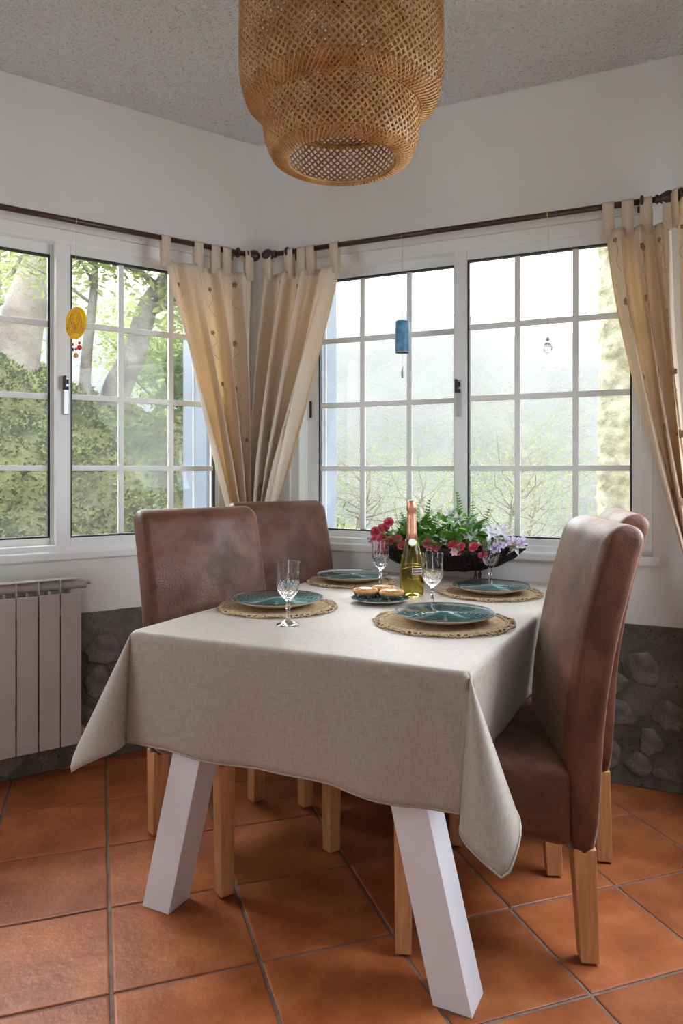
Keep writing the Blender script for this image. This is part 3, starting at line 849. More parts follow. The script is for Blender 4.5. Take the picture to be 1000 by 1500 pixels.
# ------------------------------------------------------------------ radiator
rr = empty('radiator', (0, 0, 0), 0, 'cream aluminium panel radiator under the left window', 'radiator'); rr.matrix_world = FLM
ZB, ZT = .125, .722
for k in range(9):
    xr = -.862 - k*.0805
    b = MB(); b.bx(xr-.0775, xr-.001, -.128, -.121, ZB, ZT); s_ = b.build('section', M['radiator'], rr, bev=.003)
    b = MB(); b.bx(xr-.0775, xr-.001, -.1292, -.1278, ZT-.0335, ZT-.032); b.build('crease', M['radiator'], s_)
    b = MB(); b.bx(xr-.0775, xr-.001, -.1292, -.1278, ZB+.028, ZB+.0295); b.build('crease', M['radiator'], s_)
    b = MB(); b.bx(xr-.042, xr-.036, -.122, -.045, ZB+.01, ZT+.012); b.build('fin', M['radiator'], s_)
    b = MB(); b.bx(xr-.0775, xr-.0745, -.118, -.042, ZT-.06, ZT+.052); b.build('web', M['radiator'], s_)
    b = MB(); b.bx(xr-.079, xr-.0005, -.112, -.042, ZT+.050, ZT+.056); b.build('top_cap', M['radiator'], s_, bev=.002)
b = MB(); b.tube([(-.842, -.078, ZT+.028), (-1.60, -.078, ZT+.028)], .020, 16); b.build('header_pipe', M['radiator'], rr, True, ang=40)
b = MB(); b.tube([(-.842, -.078, ZB+.035), (-1.60, -.078, ZB+.035)], .020, 16); b.build('header_pipe', M['radiator'], rr, True, ang=40)
b = MB(); b.tube([(-.846, -.078, ZT+.028), (-.832, -.078, ZT+.028)], .021, 6); pl = b.build('end_plug', M['radiator'], rr)
b = MB(); b.tube([(-.834, -.078, ZT+.028), (-.815, -.078, ZT+.028)], .0075, 10); b.build('bleed_valve', M['brass'], pl, True)
b = MB(); b.bx(-1.0, -.98, -.045, 0, ZT-.09, ZT-.05); b.bx(-1.5, -1.48, -.045, 0, ZT-.09, ZT-.05); b.bx(-1.0, -.98, -.045, 0, ZB+.06, ZB+.1); b.build('wall_bracket', M['radiator'], rr)

# ------------------------------------------------------------------ bamboo pendant lamp
LX, LY = 0.0, 1.80
lamp = empty('pendant_lamp', (LX, LY, 0), 0, 'woven bamboo double-tier pendant lamp hanging above the table', 'lamp')
def weave(profile, n, width, amp, name, turn):
    # profile: list of (r,z); strands run diagonally along it in both directions
    L = [0]
    for (r0, z0), (r1, z1) in zip(profile, profile[1:]): L.append(L[-1] + hypot(r1-r0, z1-z0))
    tot = L[-1]
    def at(l):
        l = max(0, min(tot, l))
        for i in range(len(L)-1):
            if l <= L[i+1]:
                t = (l-L[i])/(L[i+1]-L[i]); a, c = profile[i], profile[i+1]
                return a[0]+(c[0]-a[0])*t, a[1]+(c[1]-a[1])*t
        return profile[-1]
    # angle advance: 45 degrees => dtheta = dl / r, limited near small radii
    steps = int(tot/.0055); th = [0]; P = [at(0)]
    for i in range(1, steps+1):
        l = tot*i/steps; r, z = at(l); P.append((r, z)); th.append(th[-1] + (tot/steps)/max(r, .10)*turn)
    nrm = []
    for i in range(steps+1):
        a, c = P[max(0, i-1)], P[min(steps, i+1)]
        d = Vector((c[0]-a[0], c[1]-a[1])).normalized(); nrm.append((-d.y, d.x))
    b = MB(); vs_ = []; fs_ = []
    sp = 2*pi/n
    for dr in (1, -1):
        for k in range(n):
            base = len(vs_); a0 = 2*pi*k/n + (sp*.25 if dr < 0 else 0)
            wj = width*random.uniform(.85, 1.12)
            for i in range(steps+1):
                r, z = P[i]; a = a0 + dr*th[i]
                # over-under: strands of the two directions cross every sp/2 of angle advance
                o_ = amp*cos(2*pi*(th[i]/sp) + pi*k) * dr
                nr_, nz_ = nrm[i]
                hw = wj/2
                # ribbon lies along the tangent; widen sideways in-surface
                t_l = 1/sqrt(1 + (turn)**2); t_a = dr*turn*t_l
                for sgn, tk in ((-1, -.0005), (1, -.0005), (1, .0005), (-1, .0005)):
                    da = sgn*hw*t_l/max(r, .02); dl = -sgn*hw*t_a
                    j = dl/(tot/steps)
                    i2 = min(max(i+j, 0), steps); i0 = int(i2); i1 = min(steps, i0+1); f = i2-i0
                    rr_ = lerp(P[i0][0], P[i1][0], f) + nr_*(o_+tk); zz_ = lerp(P[i0][1], P[i1][1], f) + nz_*(o_+tk)
                    vs_.append((rr_*cos(a+da), rr_*sin(a+da), zz_))
            for i in range(steps):
                p = base + 4*i
                for q in range(4):
                    fs_.append((p+q, p+(q+1) % 4, p+4+(q+1) % 4, p+4+q))
    b.add(vs_, fs_)
    o = b.build(name, M['bamboo'], lamp, False); o['kind'] = 'stuff'
    return o
outer = [(.060, 2.520), (.110, 2.518), (.165, 2.500), (.212, 2.462), (.240, 2.405), (.249, 2.33), (.250, 2.22), (.249, 2.165), (.243, 2.130), (.230, 2.105), (.212, 2.090), (.197, 2.085)]
inner = [(.130, 2.300), (.160, 2.285), (.182, 2.245), (.191, 2.19), (.193, 2.10), (.192, 2.045), (.188, 2.010), (.178, 1.984), (.162, 1.968), (.146, 1.962), (.134, 1.964)]
weave(outer, 84, .0047, .0013, 'outer_shade', 1.0)
weave(inner, 68, .0046, .0013, 'inner_shade', 1.0)
for R_, z, w_ in ((.196, 2.0855, .006), (.133, 1.9655, .005), (.130, 2.300, .004), (.060, 2.520, .005)):
    b = MB(); b.torus((0, 0, z), R_, w_*.6, 72, 8); b.build('rim_ring', M['bamboo'], lamp, True)
# bound herringbone bands at the two turned-in rims: bundles of slanted splints
def rim_band(r0, z0, r1, z1, n, name):
    b = MB()
    for k in range(n):
        for dr, lift in ((1, .0016), (-1, .0030)):
            a = 2*pi*(k + (.5 if dr < 0 else 0))/n; pts = []
            for i in range(5):
                t = i/4; aa = a + dr*.16*(t-.5)
                r = lerp(r0, r1, t); z = lerp(z0, z1, t) - .004*sin(pi*t) - lift
                pts.append((r*cos(aa), r*sin(aa), z))
            b.tube(pts, .0022, 4)
    o = b.build(name, M['bamboo'], lamp, False); o['kind'] = 'stuff'
rim_band(.236, 2.112, .197, 2.085, 110, 'rim_binding')
rim_band(.172, 1.977, .134, 1.964, 90, 'rim_binding')
b = MB(); b.lathe([(.012, 2.42), (.022, 2.41), (.022, 2.335), (.018, 2.325)], 20); b.build('bulb_holder', M['black'], lamp, True, ang=40)
b = MB(); b.lathe([(.013, 2.325), (.016, 2.31), (.027, 2.28), (.031, 2.25), (.027, 2.22), (.014, 2.203), (.002, 2.199)], 20); b.build('bulb', M['bulb'], lamp, True)
b = MB(); b.tube([(0, 0, 2.42), (0, 0, CEIL-.02)], .0035, 8); b.build('cord', M['black'], lamp, True)
b = MB(); b.lathe([(.045, CEIL-.001), (.045, CEIL-.02), (.02, CEIL-.035)], 24); b.build('ceiling_rose', M['label_white'], lamp, True, ang=40)
b = MB()
for k in range(3):
    a = 2*pi*k/3; b.tube([(.015*cos(a), .015*sin(a), 2.415), (.06*cos(a), .06*sin(a), 2.518)], .0016, 6)
b.build('frame_wire', M['black'], lamp, True)

# ------------------------------------------------------------------ tableware
ZC = TZ + .0048     # top of the cloth
def jute_mat(x, y, r, label):
    root = empty('placemat', (x, y, ZC), random.random()*6, label, 'placemat', 'round jute placemats')
    prof = []
    n = 30
    prof.append((.001, 0.0))
    prof = [(.001, .0005), (r*.90, .0005)]
    for i in range(n):
        t = 1 - i/n; prof.append((max(.001, r*.90*t), .0042 + .0012*(i % 2)))
    b = MB(); b.lathe(prof, 72); b.build('woven_disc', M['jute'], root, True)
    b = MB(); nl = 64
    for k in range(nl):
        a = 2*pi*k/nl; rr_ = r*.945 + (.0 if k % 2 else .002) + random.uniform(-.001, .002)
        pts = []
        for j in range(8):
            q = 2*pi*j/7
            ox = rr_ + .0085*cos(q) + .002; oy = .0085*sin(q)
            pts.append((ox*cos(a) - oy*sin(a), ox*sin(a) + oy*cos(a), .0046 + .0026*sin(q*1.0+k)))
        b.tube(pts, .0027, 5)
    for k in range(2):
        rr_ = r*(.905 - .03*k)
        b.torus((0, 0, .0056), rr_, .0026, 90, 6)
    o = b.build('looped_edge', M['jute'], root, True); o['kind'] = 'stuff'
    return root
def plate(x, y, r, label, z=ZC + .0074):
    root = empty('dinner_plate', (x, y, z), random.random()*6, label, 'plate', 'teal dinner plates')
    under = [(.001, .0), (r*.50, 0.0), (r*.53, .001), (r*.56, .0045), (r*.80, .0125), (r*.97, .0215), (r, .0245)]
    b = MB(); b.lathe(under + [(r*.985, .0262)], 72); b.build('underside', M['cream_ceramic'], root, True)
    b = MB(); b.lathe([(r*.988, .0264), (r*.96, .0250), (r*.80, .0165), (r*.62, .0098), (r*.45, .0075), (r*.2, .0068), (.001, .0066)], 96); b.build('glazed_top', M['teal'], root, True)
    b = MB(); b.torus((0, 0, .0255), r*.992, .0014, 96, 8); b.build('rim_line', M['rim_brown'], root, True)
    return root
def crystal_glass(x, y, label, h=.178):
    root = empty('wine_glass', (x, y, ZC), random.random(), label, 'wine glass', 'cut crystal wine glasses')
    k = h/.178
    outp = [(.033, 0), (.0335, .0015), (.028, .0045), (.014, .010), (.0065, .018), (.0052, .030), (.0058, .044), (.0090, .050), (.0058, .056), (.0062, .066), (.0105, .073)]
    for i in range(22):
        t = i/21; z = .076 + (.178-.076)*t
        r = .0335*(sin(min(1, t*2.3+.16)*pi/2))**.62 if t < .37 else lerp(.0335, .0322, smooth01((t-.37)/.3)) if t < .67 else lerp(.0322, .0345, (t-.67)/.33)
        outp.append((r, z))
    inn = []
    for i in range(16):
        t = 1 - i/15; z = .084 + (.178-.084)*t
        r = (.0335*(sin(min(1, t*2.4+.05)*pi/2))**.7 if t < .37 else lerp(.0335, .0322, smooth01((t-.37)/.3)) if t < .67 else lerp(.0322, .0345, (t-.67)/.33)) - .0022
        inn.append((max(.0005, r), z))
    nseg = 64
    def mod(r, z, a):
        z = z/k
        if .078 < z < .122:
            f = .5*(abs(sin(8*a + (z-.078)*230)) + abs(sin(8*a - (z-.078)*230)))
            return r*(1 - .11*(1-f))
        if .122 <= z < .150: return r*(1 - .035*abs(sin(8*a))*smooth01((.150-z)/.02))
        if .016 < z < .075: return r*(1 - .12*abs(sin(3*a)))
        return r
    dense = []
    for (r0, z0), (r1, z1) in zip(outp, outp[1:]):
        m_ = 3 if z0 > .07 else 1
        for q in range(m_): dense.append((lerp(r0, r1, q/m_), lerp(z0, z1, q/m_)*k))
    dense.append((outp[-1][0], outp[-1][1]*k))
    b = MB(); n1 = len(dense)
    rings = []
    for r, z in dense: rings.append([(mod(r, z, 2*pi*j/nseg)*cos(2*pi*j/nseg), mod(r, z, 2*pi*j/nseg)*sin(2*pi*j/nseg), z) for j in range(nseg)])
    for r, z in inn: rings.append([(r*cos(2*pi*j/nseg), r*sin(2*pi*j/nseg), z*k) for j in range(nseg)])
    b.loft(rings); b.build('crystal_body', M['crystal'], root, True, ang=35)
    return root

jute_mat(-.205, 2.362, .190, 'round jute placemat beside the brown chair nearest the radiator, single glass before it')
jute_mat(.297, 2.125, .203, 'largest round jute placemat at the front right of the table')
jute_mat(.040, 2.900, .172, 'round jute placemat at the back left by the corner chair')
jute_mat(.536, 2.630, .182, 'round jute placemat in front of the flower basket')
plate(-.205, 2.362, .146, 'teal dinner plate on the placemat nearest the radiator')
plate(.300, 2.120, .146, 'teal dinner plate nearest the camera at the front right')
plate(.045, 2.895, .142, 'teal dinner plate reflecting the window, by the corner chair')
plate(.536, 2.622, .137, 'teal dinner plate in front of the flower basket')
crystal_glass(-.153, 2.092, 'cut crystal wine glass standing alone near the front edge of the cloth', .181)
crystal_glass(.291, 2.335, 'cut crystal wine glass between the bottle and the nearest plate')
crystal_glass(.147, 2.745, 'cut crystal wine glass left of the bottle, behind the tarts')
crystal_glass(.571, 2.800, 'cut crystal wine glass in front of the flower basket')

# sparkling wine bottle
bt = empty('wine_bottle', (.249, 2.587, ZC), radians(-95), 'golden sparkling wine bottle with copper foil neck', 'bottle')
prof = [(.012, .012), (.030, .003), (.036, .0), (.0415, .004), (.0428, .012), (.0425, .060), (.0418, .090), (.040, .115), (.0365, .140), (.031, .162), (.025, .182), (.0195, .202), (.0168, .222), (.0160, .24)]
b = MB(); b.lathe(prof + [(.0150, .30), (.0150, .318)], 48); b.build('glass_body', M['wine'], bt, True)
b = MB(); b.lathe([(.0205, .199), (.0175, .222), (.0168, .24), (.0160, .285), (.0155, .296), (.0185, .300), (.0188, .318), (.0170, .324), (.0172, .332), (.013, .337), (.001, .338)], 32, mod=lambda r, z, a: r*(1 + (.02*sin(9*a+z*300) if z > .22 else 0))); b.build('foil', M['foil'], bt, True)
def brad(z): return interp([(p[1], p[0]) for p in prof[4:]], z)
def on_bottle(a, z, d): r = brad(z) + d; return (r*cos(a), r*sin(a), z)
def patch(a0, a1, z0, z1, d, name, m_, parent=bt):
    b = MB(); b.grid(lambda u, v: on_bottle(lerp(a0, a1, u), lerp(z0, z1, v), d), 16, 4); return b.build(name, m_, parent, True, solid=.0004)
lb = patch(.05, .95, .082, .098, .0008, 'name_label', M['label_dark'])
rbk = patch(.02, .98, .0795, .1005, .0004, 'label_border', M['label_white'], lb)
b = MB(); b.tube([on_bottle(lerp(-1.0, .9, i/14), .094 + .012*(i/14) + .006*sin(pi*i/14), .0008) for i in range(15)], .0009, 5); b.tube([on_bottle(lerp(-.9, .9, i/14), .112 + .006*sin(pi*i/14), .0008) for i in range(15)], .0006, 5); b.build('gold_swash', M['gold'], bt, True)
def bottle_text(txt, size, ac, zc, m_, name, d, parent=bt):
    cu = bpy.data.curves.new(name, 'FONT'); cu.body = txt; cu.size = size; cu.align_x = 'CENTER'; cu.align_y = 'CENTER'; cu.resolution_u = 3
    to = bpy.data.objects.new(name, cu); col.objects.link(to)
    dg = bpy.context.evaluated_depsgraph_get(); dg.update()
    me = bpy.data.meshes.new_from_object(to.evaluated_get(dg))
    for v in me.vertices:
        z = zc + v.co.y; v.co = Vector(on_bottle(ac + v.co.x/brad(zc), z, d))
    bpy.data.objects.remove(to); me.materials.clear(); me.materials.append(m_); me.name = name
    return inst(me, name, parent)
bottle_text('CINZANO', .0088, .50, .090, M['label_white'], 'lettering', .0014, lb)
bottle_text('To Spritz', .0125, .15, .066, M['gold'], 'script_lettering', .0008)
b = MB(); c0 = Vector(on_bottle(.05, .190, .0)); md = Vector((cos(.05), sin(.05), .42)).normalized()
q = md.to_track_quat('Z', 'Y').to_matrix()
for r0, h_ in ((.0150, .0012),):
    ring = lambda r, h: [c0 + q @ Vector((r*cos(2*pi*j/28), r*sin(2*pi*j/28), h)) for j in range(28)]
    b.loft([ring(r0, -.001), ring(r0, h_), ring(r0*.9, h_+.0006)])
md_ = b.build('medallion', M['gold'], bt, True, ang=40)
b = MB(); b.loft([ring(.0125, .0014), ring(.0125, .0022)]); b.build('medallion_face', M['label_white'], md_)

# tart plate and tarts
sp = empty('dessert_plate', (.131, 2.462, ZC), .3, 'small scalloped plate holding three custard tarts', 'plate')
sc8 = lambda r, z, a: r*(1 + (.02*cos(16*a) if r > .07 else 0))
b = MB(); b.lathe([(.001, 0), (.05, 0), (.055, .002), (.080, .0075), (.0985, .0130), (.0985, .0148)], 96, mod=sc8); b.build('underside', M['cream_ceramic'], sp, True)
b = MB(); b.lathe([(.0982, .0149), (.080, .0096), (.058, .0056), (.03, .005), (.001, .005)], 96, mod=sc8); b.build('glazed_top', M['teal'], sp, True)
def tart(x, y, lab, dz=0, tl=0):
    r_ = empty('custard_tart', (x, y, ZC + .0055 + dz), 0, lab, 'tart', 'custard tarts on the small plate')
    r_.rotation_euler = (tl, tl*.6, random.random()*6)
    fl = lambda r, z, a: r*(1 + .025*cos(20*a))
    b = MB(); b.lathe([(.026, 0), (.0385, .024)], 80, mod=fl, cap=False); b.build('paper_cup', M['cup_paper'], r_, True, solid=.0008)
    b = MB(); b.lathe([(.001, .001), (.024, .001), (.0365, .023), (.0415, .027), (.0425, .0325), (.040, .0365), (.035, .0345), (.033, .031)], 40, mod=lambda r, z, a: r*(1+.012*sin(7*a)+.008*sin(11*a))); b.build('crust', M['pastry'], r_, True)
    b = MB(); b.lathe([(.0352, .0335), (.030, .0385), (.018, .041), (.001, .0415)], 32); b.build('custard', M['custard'], r_, True)
    return r_
tart(.131 - .050, 2.462 + .000, 'custard tart at the left of the small plate', .001)
tart(.131 + .036, 2.462 - .034, 'custard tart at the front right of the small plate', .001)
tart(.131 + .014, 2.462 + .052, 'custard tart at the back of the small plate', .001)

# ------------------------------------------------------------------ flower basket
fb = empty('flower_basket', (.418, 2.985, ZC), radians(-25), 'black wire boat-shaped basket overflowing with pink and white flowers', 'flower basket')
HLn, HWd = .335, .095
def hull(t, s):   # t -1..1 along, s -1..1 across rim to rim through the bottom
    wd = HWd*max(.02, (1-abs(t)**3.2))
    zr = .122 + .026*abs(t)**2.5
    zb = .038 + (zr-.038)*abs(t)**2.6
    k = abs(s)
    return Vector((HLn*t, wd*s if k < 1 else wd*s, zb + (zr-zb)*k**1.8))
b = MB(); b.grid(lambda u, v: hull(-.96+1.92*u, -1+2*v), 48, 14); body = b.build('liner', M['wire'], fb, True, solid=.002)
b = MB()
rnd = random.Random(4)
for s in (-1, 1):
    b.tube([hull(-1+2*i/40, s) + Vector((0, 0, .004)) for i in range(41)], .0042, 8)
for k in range(9):
    s = -.85+1.7*k/8
    b.tube([hull(-.98+1.96*i/36, s) + Vector((0, 0, -.004 + .002*sin(i*1.7+k))) for i in range(37)], .0024, 6)
for k in range(34):
    t = -.95+1.9*k/33
    b.tube([hull(t + .012*sin(j), -1+2*j/14)*1.0 + Vector((0, (.004 if j > 7 else -.004), -.003)) for j in range(15)], .0022, 6)
for k in range(60):   # tangled vine wires
    t = rnd.uniform(-.9, .9); s = rnd.uniform(-1, .1); pts = []
    for j in range(7):
        p = hull(max(-.98, min(.98, t + .05*j*rnd.choice((-1, 1)) + .02*j)), max(-1, min(1, s + rnd.uniform(-.2, .2)))); pts.append(p + Vector((0, -.007, rnd.uniform(-.006, .004))))
    b.tube(pts, .0018, 5)
o = b.build('woven_wire', M['wire'], fb, True); o['kind'] = 'stuff'
for t in (-.42, .42):
    for s in (-1, 1):
        b = MB(); p0 = hull(t, s*.35); pts = [p0]
        for j in range(15):
            a = pi/2 - 2*pi*j/12*1.0
            pts.append(Vector((p0.x, p0.y + s*(.018*cos(a)*(1-j/30)), .0195 + .0165*sin(a)*(1-j/40))))
        b.tube(pts, .0028, 6); b.build('curled_foot', M['wire'], fb, True)
def petal_mesh(name, m_, L_, W_, cup, bend, n=5, blunt=False):
    b = MB()
    def fn(u, v):
        y = L_*v; wd = W_*sin(pi*min(1, .12+.88*v)**.8)*(1 if v < 1 else .2)
        wd = W_*(.25 + .75*sin(pi/2*min(1, v*1.4)))*(1 - .25*v**6) if blunt else wd
        x = (u-.5)*wd; return (x, y, bend*v*v*L_ + cup*(2*u-1)**2*wd)
    b.grid(fn, 4, n); return b
def flower_mesh(name, m_, layers, blunt=False):
    b = MB()
    for (n_, L_, W_, cup, bend, tilt, r0) in layers:
        pm = petal_mesh('p', m_, L_, W_, cup, bend, 5, blunt)
        ph = rnd.random()*3
        for k in range(n_):
            R_ = Matrix.Rotation(2*pi*k/n_+ph, 4, 'Z') @ Matrix.Translation((0, r0, 0)) @ Matrix.Rotation(tilt, 4, 'X')
            b.add([R_ @ Vector(p) for p in pm.v], pm.f)
    return b.mesh(name, m_, True)
carn = flower_mesh('pink_bloom', M['pink'], [(8, .022, .019, .25, .1, .30, .002), (7, .020, .018, .3, .2, .70, .0015), (6, .017, .015, .35, .3, 1.0, .001), (4, .013, .012, .4, .3, 1.3, 0)], True)
pale = flower_mesh('pale_pink_lily', M['pale_pink'], [(6, .024, .019, .2, -.1, .5, .001)])
lily = flower_mesh('white_lily', M['white_petal'], [(6, .040, .017, .2, -.45, .65, .001)])
orch = flower_mesh('lilac_orchid', M['lilac'], [(5, .026, .020, .18, -.2, .4, .001), (2, .015, .013, .3, .2, .9, 0)], True)
sml = flower_mesh('yellow_sprig', M['yellow_fl'], [(5, .012, .010, .2, 0, .5, 0), (4, .008, .008, .2, 0, 1, 0)])
leafm = petal_mesh('leaf', M['leaf'], .062, .030, .22, -.35, 6).mesh('leaf', M['leaf'], True)
leafs = petal_mesh('leaf', M['leaf'], .040, .022, .18, -.25, 5).mesh('leaf', M['leaf'], True)
frond = MB()
for k in range(9):
    for s in (-1, 1):
        pm = petal_mesh('p', M['leaf'], .020*(1-k*.07), .006, .1, -.2, 3)
        R_ = Matrix.Translation((0, .012+.0085*k, .0008*k*k*.5)) @ Matrix.Rotation(-s*1.0, 4, 'Z')
        frond.add([R_ @ Vector(p) for p in pm.v], pm.f)
frond.tube([(0, .0 + .0095*i, .0004*i*i) for i in range(11)], .0008, 4)
frond_me = frond.mesh('fern_frond', M['leaf'], True)
def orient(p, d, roll, sc_=1.0):
    q = Vector(d).normalized().to_track_quat('Z', 'Y').to_matrix().to_4x4()
    return Matrix.Translation(p) @ q @ Matrix.Rotation(roll, 4, 'Z') @ Matrix.Diagonal((sc_, sc_, sc_, 1))
def put(me, name, p, d, sc_=1.0):
    return inst(me, name, fb, orient(Vector(p), d, rnd.random()*6.28, sc_))
# x along basket, y toward window, z up (local, z measured from the cloth)
pinks = [(-.292, -.02, .182), (-.272, .0, .196), (-.245, -.02, .200), (-.232, -.02, .222), (-.25, -.055, .155), (-.205, -.065, .150), (-.235, -.075, .130), (-.175, -.07, .158), (-.150, -.08, .135), (-.04, -.085, .148), (-.005, -.09, .138), (.10, -.09, .140), (.085, -.085, .128), (.150, -.085, .140), (.185, -.09, .112), (.062, -.08, .145), (-.285, -.04, .150)]
for p in pinks: put(carn, 'pink_bloom', p, (rnd.uniform(-.3, .3), -1, rnd.uniform(.2, .9)), rnd.uniform(.8, 1.05))
for p in [(.075, -.10, .122), (-.275, -.07, .135), (-.03, -.09, .135), (.29, -.05, .150)]: put(pale, 'pale_pink_lily', p, (0, -1, .3), .85)
for p in [(.055, -.03, .235), (.09, -.05, .205), (.12, -.03, .222), (.08, -.05, .245), (.205, -.03, .195), (.24, -.02, .20), (.30, -.03, .15), (-.165, .0, .225), (.02, .0, .262), (.135, -.055, .185)]: put(lily, 'white_lily', p, (rnd.uniform(-.3, .3), -1, rnd.uniform(.2, .8)), rnd.uniform(.85, 1.1))
for p in [(.265, -.045, .165), (.295, -.035, .160), (.245, -.06, .152), (.318, -.02, .162), (.228, -.07, .140), (-.30, -.02, .150)]: put(orch, 'lilac_orchid', p, (rnd.uniform(-.2, .3), -1, rnd.uniform(.2, .7)), rnd.uniform(.8, 1.0))
for p in [(-.262, -.03, .168), (-.275, -.02, .172), (-.25, -.03, .18), (-.245, -.04, .165), (-.268, -.04, .158)]: put(sml, 'yellow_sprig', p, (0, -1, .6))
def top_z(x): return interp([(-.34, .13), (-.25, .17), (-.12, .22), (.0, .27), (.1, .265), (.2, .22), (.30, .155), (.34, .12)], x)
for k in range(290):
    x = rnd.uniform(-.28, .28)*rnd.uniform(.5, 1); y = rnd.uniform(-.10, .05)*(1-(x/.36)**2); z = rnd.uniform(.12, top_z(x)-.02)
    d = Vector((rnd.uniform(-.7, .7) + x*1.5, rnd.uniform(-1, .3), rnd.uniform(.15, 1)))
    # petal meshes grow along +Y: aim Y outward
    R_ = d.normalized().to_track_quat('Y', 'Z').to_matrix().to_4x4() @ Matrix.Rotation(rnd.uniform(-.6, .6), 4, 'Y')
    me = leafm if rnd.random() < .5 else leafs
    if z > .16 and rnd.random() < .22: me = frond_me
    s_ = rnd.uniform(.85, 1.35)
    inst(me, me.name.split('.')[0], fb, Matrix.Translation((x, y, z)) @ R_ @ Matrix.Diagonal((s_, s_, s_, 1)))
# stem bundle inside the basket that carries the blooms
b = MB()
for p in pinks + [(.055, -.03, .225), (.12, -.03, .21), (.205, -.03, .185), (.28, -.05, .125), (.02, .0, .25), (-.165, 0, .215)]:
    b.tube([(p[0]*.6, p[1]*.3, .07), (p[0]*.85, p[1]*.6, p[2]*.75), p], .0015, 5)
o = b.build('stems', M['leaf'], fb, True); o['kind'] = 'stuff'

# ------------------------------------------------------------------ hanging ornaments
def hang(F, x, name, label, cat):
    r_ = empty(name, (0, 0, 0), 0, label, cat); r_.matrix_world = F @ Matrix.Translation((x, -.09, 0)); return r_
h = hang(FLM, -.874, 'suncatcher', 'yellow glass sun catcher disc with red beads in the left window', 'sun catcher')
b = MB(); b.torus((0, 0, 2.195), .0125, .0009, 16, 5, Matrix.Rotation(pi/2, 4, 'Y')); b.tube([(0, -.002, 2.183), (0, 0, 1.856)], .0009, 5); b.build('thread', M['thread'], h)
DR = Matrix.Rotation(radians(111), 4, 'Z')
b = MB(); ring = lambda r, y: [DR @ Vector((r*cos(2*pi*j/40), y, 0 + r*sin(2*pi*j/40))) + Vector((0, 0, 1.790)) for j in range(40)]
b.loft([ring(.058, -.003), ring(.064, -.002), ring(.064, .002), ring(.058, .003)]); disc = b.build('glass_disc', M['suncatch'], h, True, ang=40)
b = MB()
for cx0, cz0, r0 in ((.0, .022, .030), (-.022, -.018, .026), (.024, -.02, .026), (0, 0, .058)):
    for q in (1, .7, .4):
      for ys in (-.004, .004):
        pts = [DR @ Vector((cx0 + r0*q*cos(2*pi*j/24), ys, cz0 + r0*q*sin(2*pi*j/24))) + Vector((0, 0, 1.79)) for j in range(25)]
        b.tube(pts, .0012, 5)
b.build('raised_scrolls', M['amber'], disc, True)
b = MB(); b.tube([(0, 0, 1.728), (0, 0, 1.655)], .0006, 4); b.tube([DR @ Vector((-.022, 0, 0)) + Vector((0, 0, 1.735)), DR @ Vector((-.022, 0, 0)) + Vector((0, 0, 1.675))], .0006, 4); b.tube([DR @ Vector((.022, 0, 0)) + Vector((0, 0, 1.735)), DR @ Vector((.022, 0, 0)) + Vector((0, 0, 1.675))], .0006, 4); b.build('bead_thread', M['thread'], h)
for dx, z, r, m_ in ((-.022, 1.690, .010, 'red_bead'), (-.022, 1.708, .006, 'red_bead'), (.022, 1.706, .006, 'red_bead'), (.022, 1.686, .007, 'rim_brown'), (0, 1.686, .005, 'red_bead'), (0, 1.660, .010, 'amber')):
    p = DR @ Vector((dx, 0, 0)); b = MB(); b.ball((p.x, p.y, z), r, 12, 8); b.build('bead', M[m_], h, True)
h = hang(FRM, .763, 'wind_chime', 'blue cylinder wind chime hanging in the right window', 'wind chime')
b = MB(); b.torus((0, 0, 2.195), .0125, .0009, 16, 5, Matrix.Rotation(pi/2, 4, 'Y')); b.tube([(0, 0, 2.183), (0, 0, 1.832)], .0009, 5); b.tube([(0, 0, 1.70), (0, 0, 1.62)], .0007, 5); b.build('cord', M['cord_grey'], h)
b = MB(); b.lathe([(.0275, 1.70), (.029, 1.703), (.029, 1.828), (.026, 1.833), (.003, 1.834)], 28, cap=False); b.build('tube', M['blue_tube'], h, True, solid=.002, ang=50)
b = MB(); b.torus((0, 0, 1.702), .0285, .0016, 28, 6); b.build('rim', M['gold'], h, True)
b = MB(); b.lathe([(.001, 1.592), (.0045, 1.600), (.005, 1.615), (.0015, 1.634)], 10); b.build('clapper', M['cord_grey'], h, True)
h = hang(FRM, 1.362, 'crystal_pendant', 'clear crystal pendant on a yellow thread in the right window', 'pendant')
b = MB(); b.torus((0, 0, 2.195), .0125, .0014, 16, 5, Matrix.Rotation(pi/2, 4, 'Y')); b.tube([(0, 0, 2.183), (.004, 0, 2.06), (0, 0, 1.90)], .0009, 5); b.build('thread', M['thread'], h)
b = MB(); b.tube([(0, 0, 1.90), (0, 0, 1.70)], .0011, 5); b.build('wire', M['cord_grey'], h)
b = MB(); b.ball((0, 0, 1.712), .007, 12, 8); b.build('bead', M['cord_grey'], h, True)
b = MB(); b.ball((0, 0, 1.680), .018, 10, 6, (1, 1, 1.15)); b.build('crystal_drop', M['crystal'], h)

# black floor vent at the right edge
v_ = empty('floor_vent', (1.130, 2.195, 0), ta, 'black metal floor grille at the right edge', 'floor vent')
b = MB(); b.bx(-.09, .09, -.045, .045, .0005, .004); b.build('plate', M['black'], v_, bev=.001)
for k in range(6):
    b = MB(); b.bx(-.075, .075, -.034+.0125*k, -.028+.0125*k, .004, .0065); b.build('slat', M['gasket'], v_)

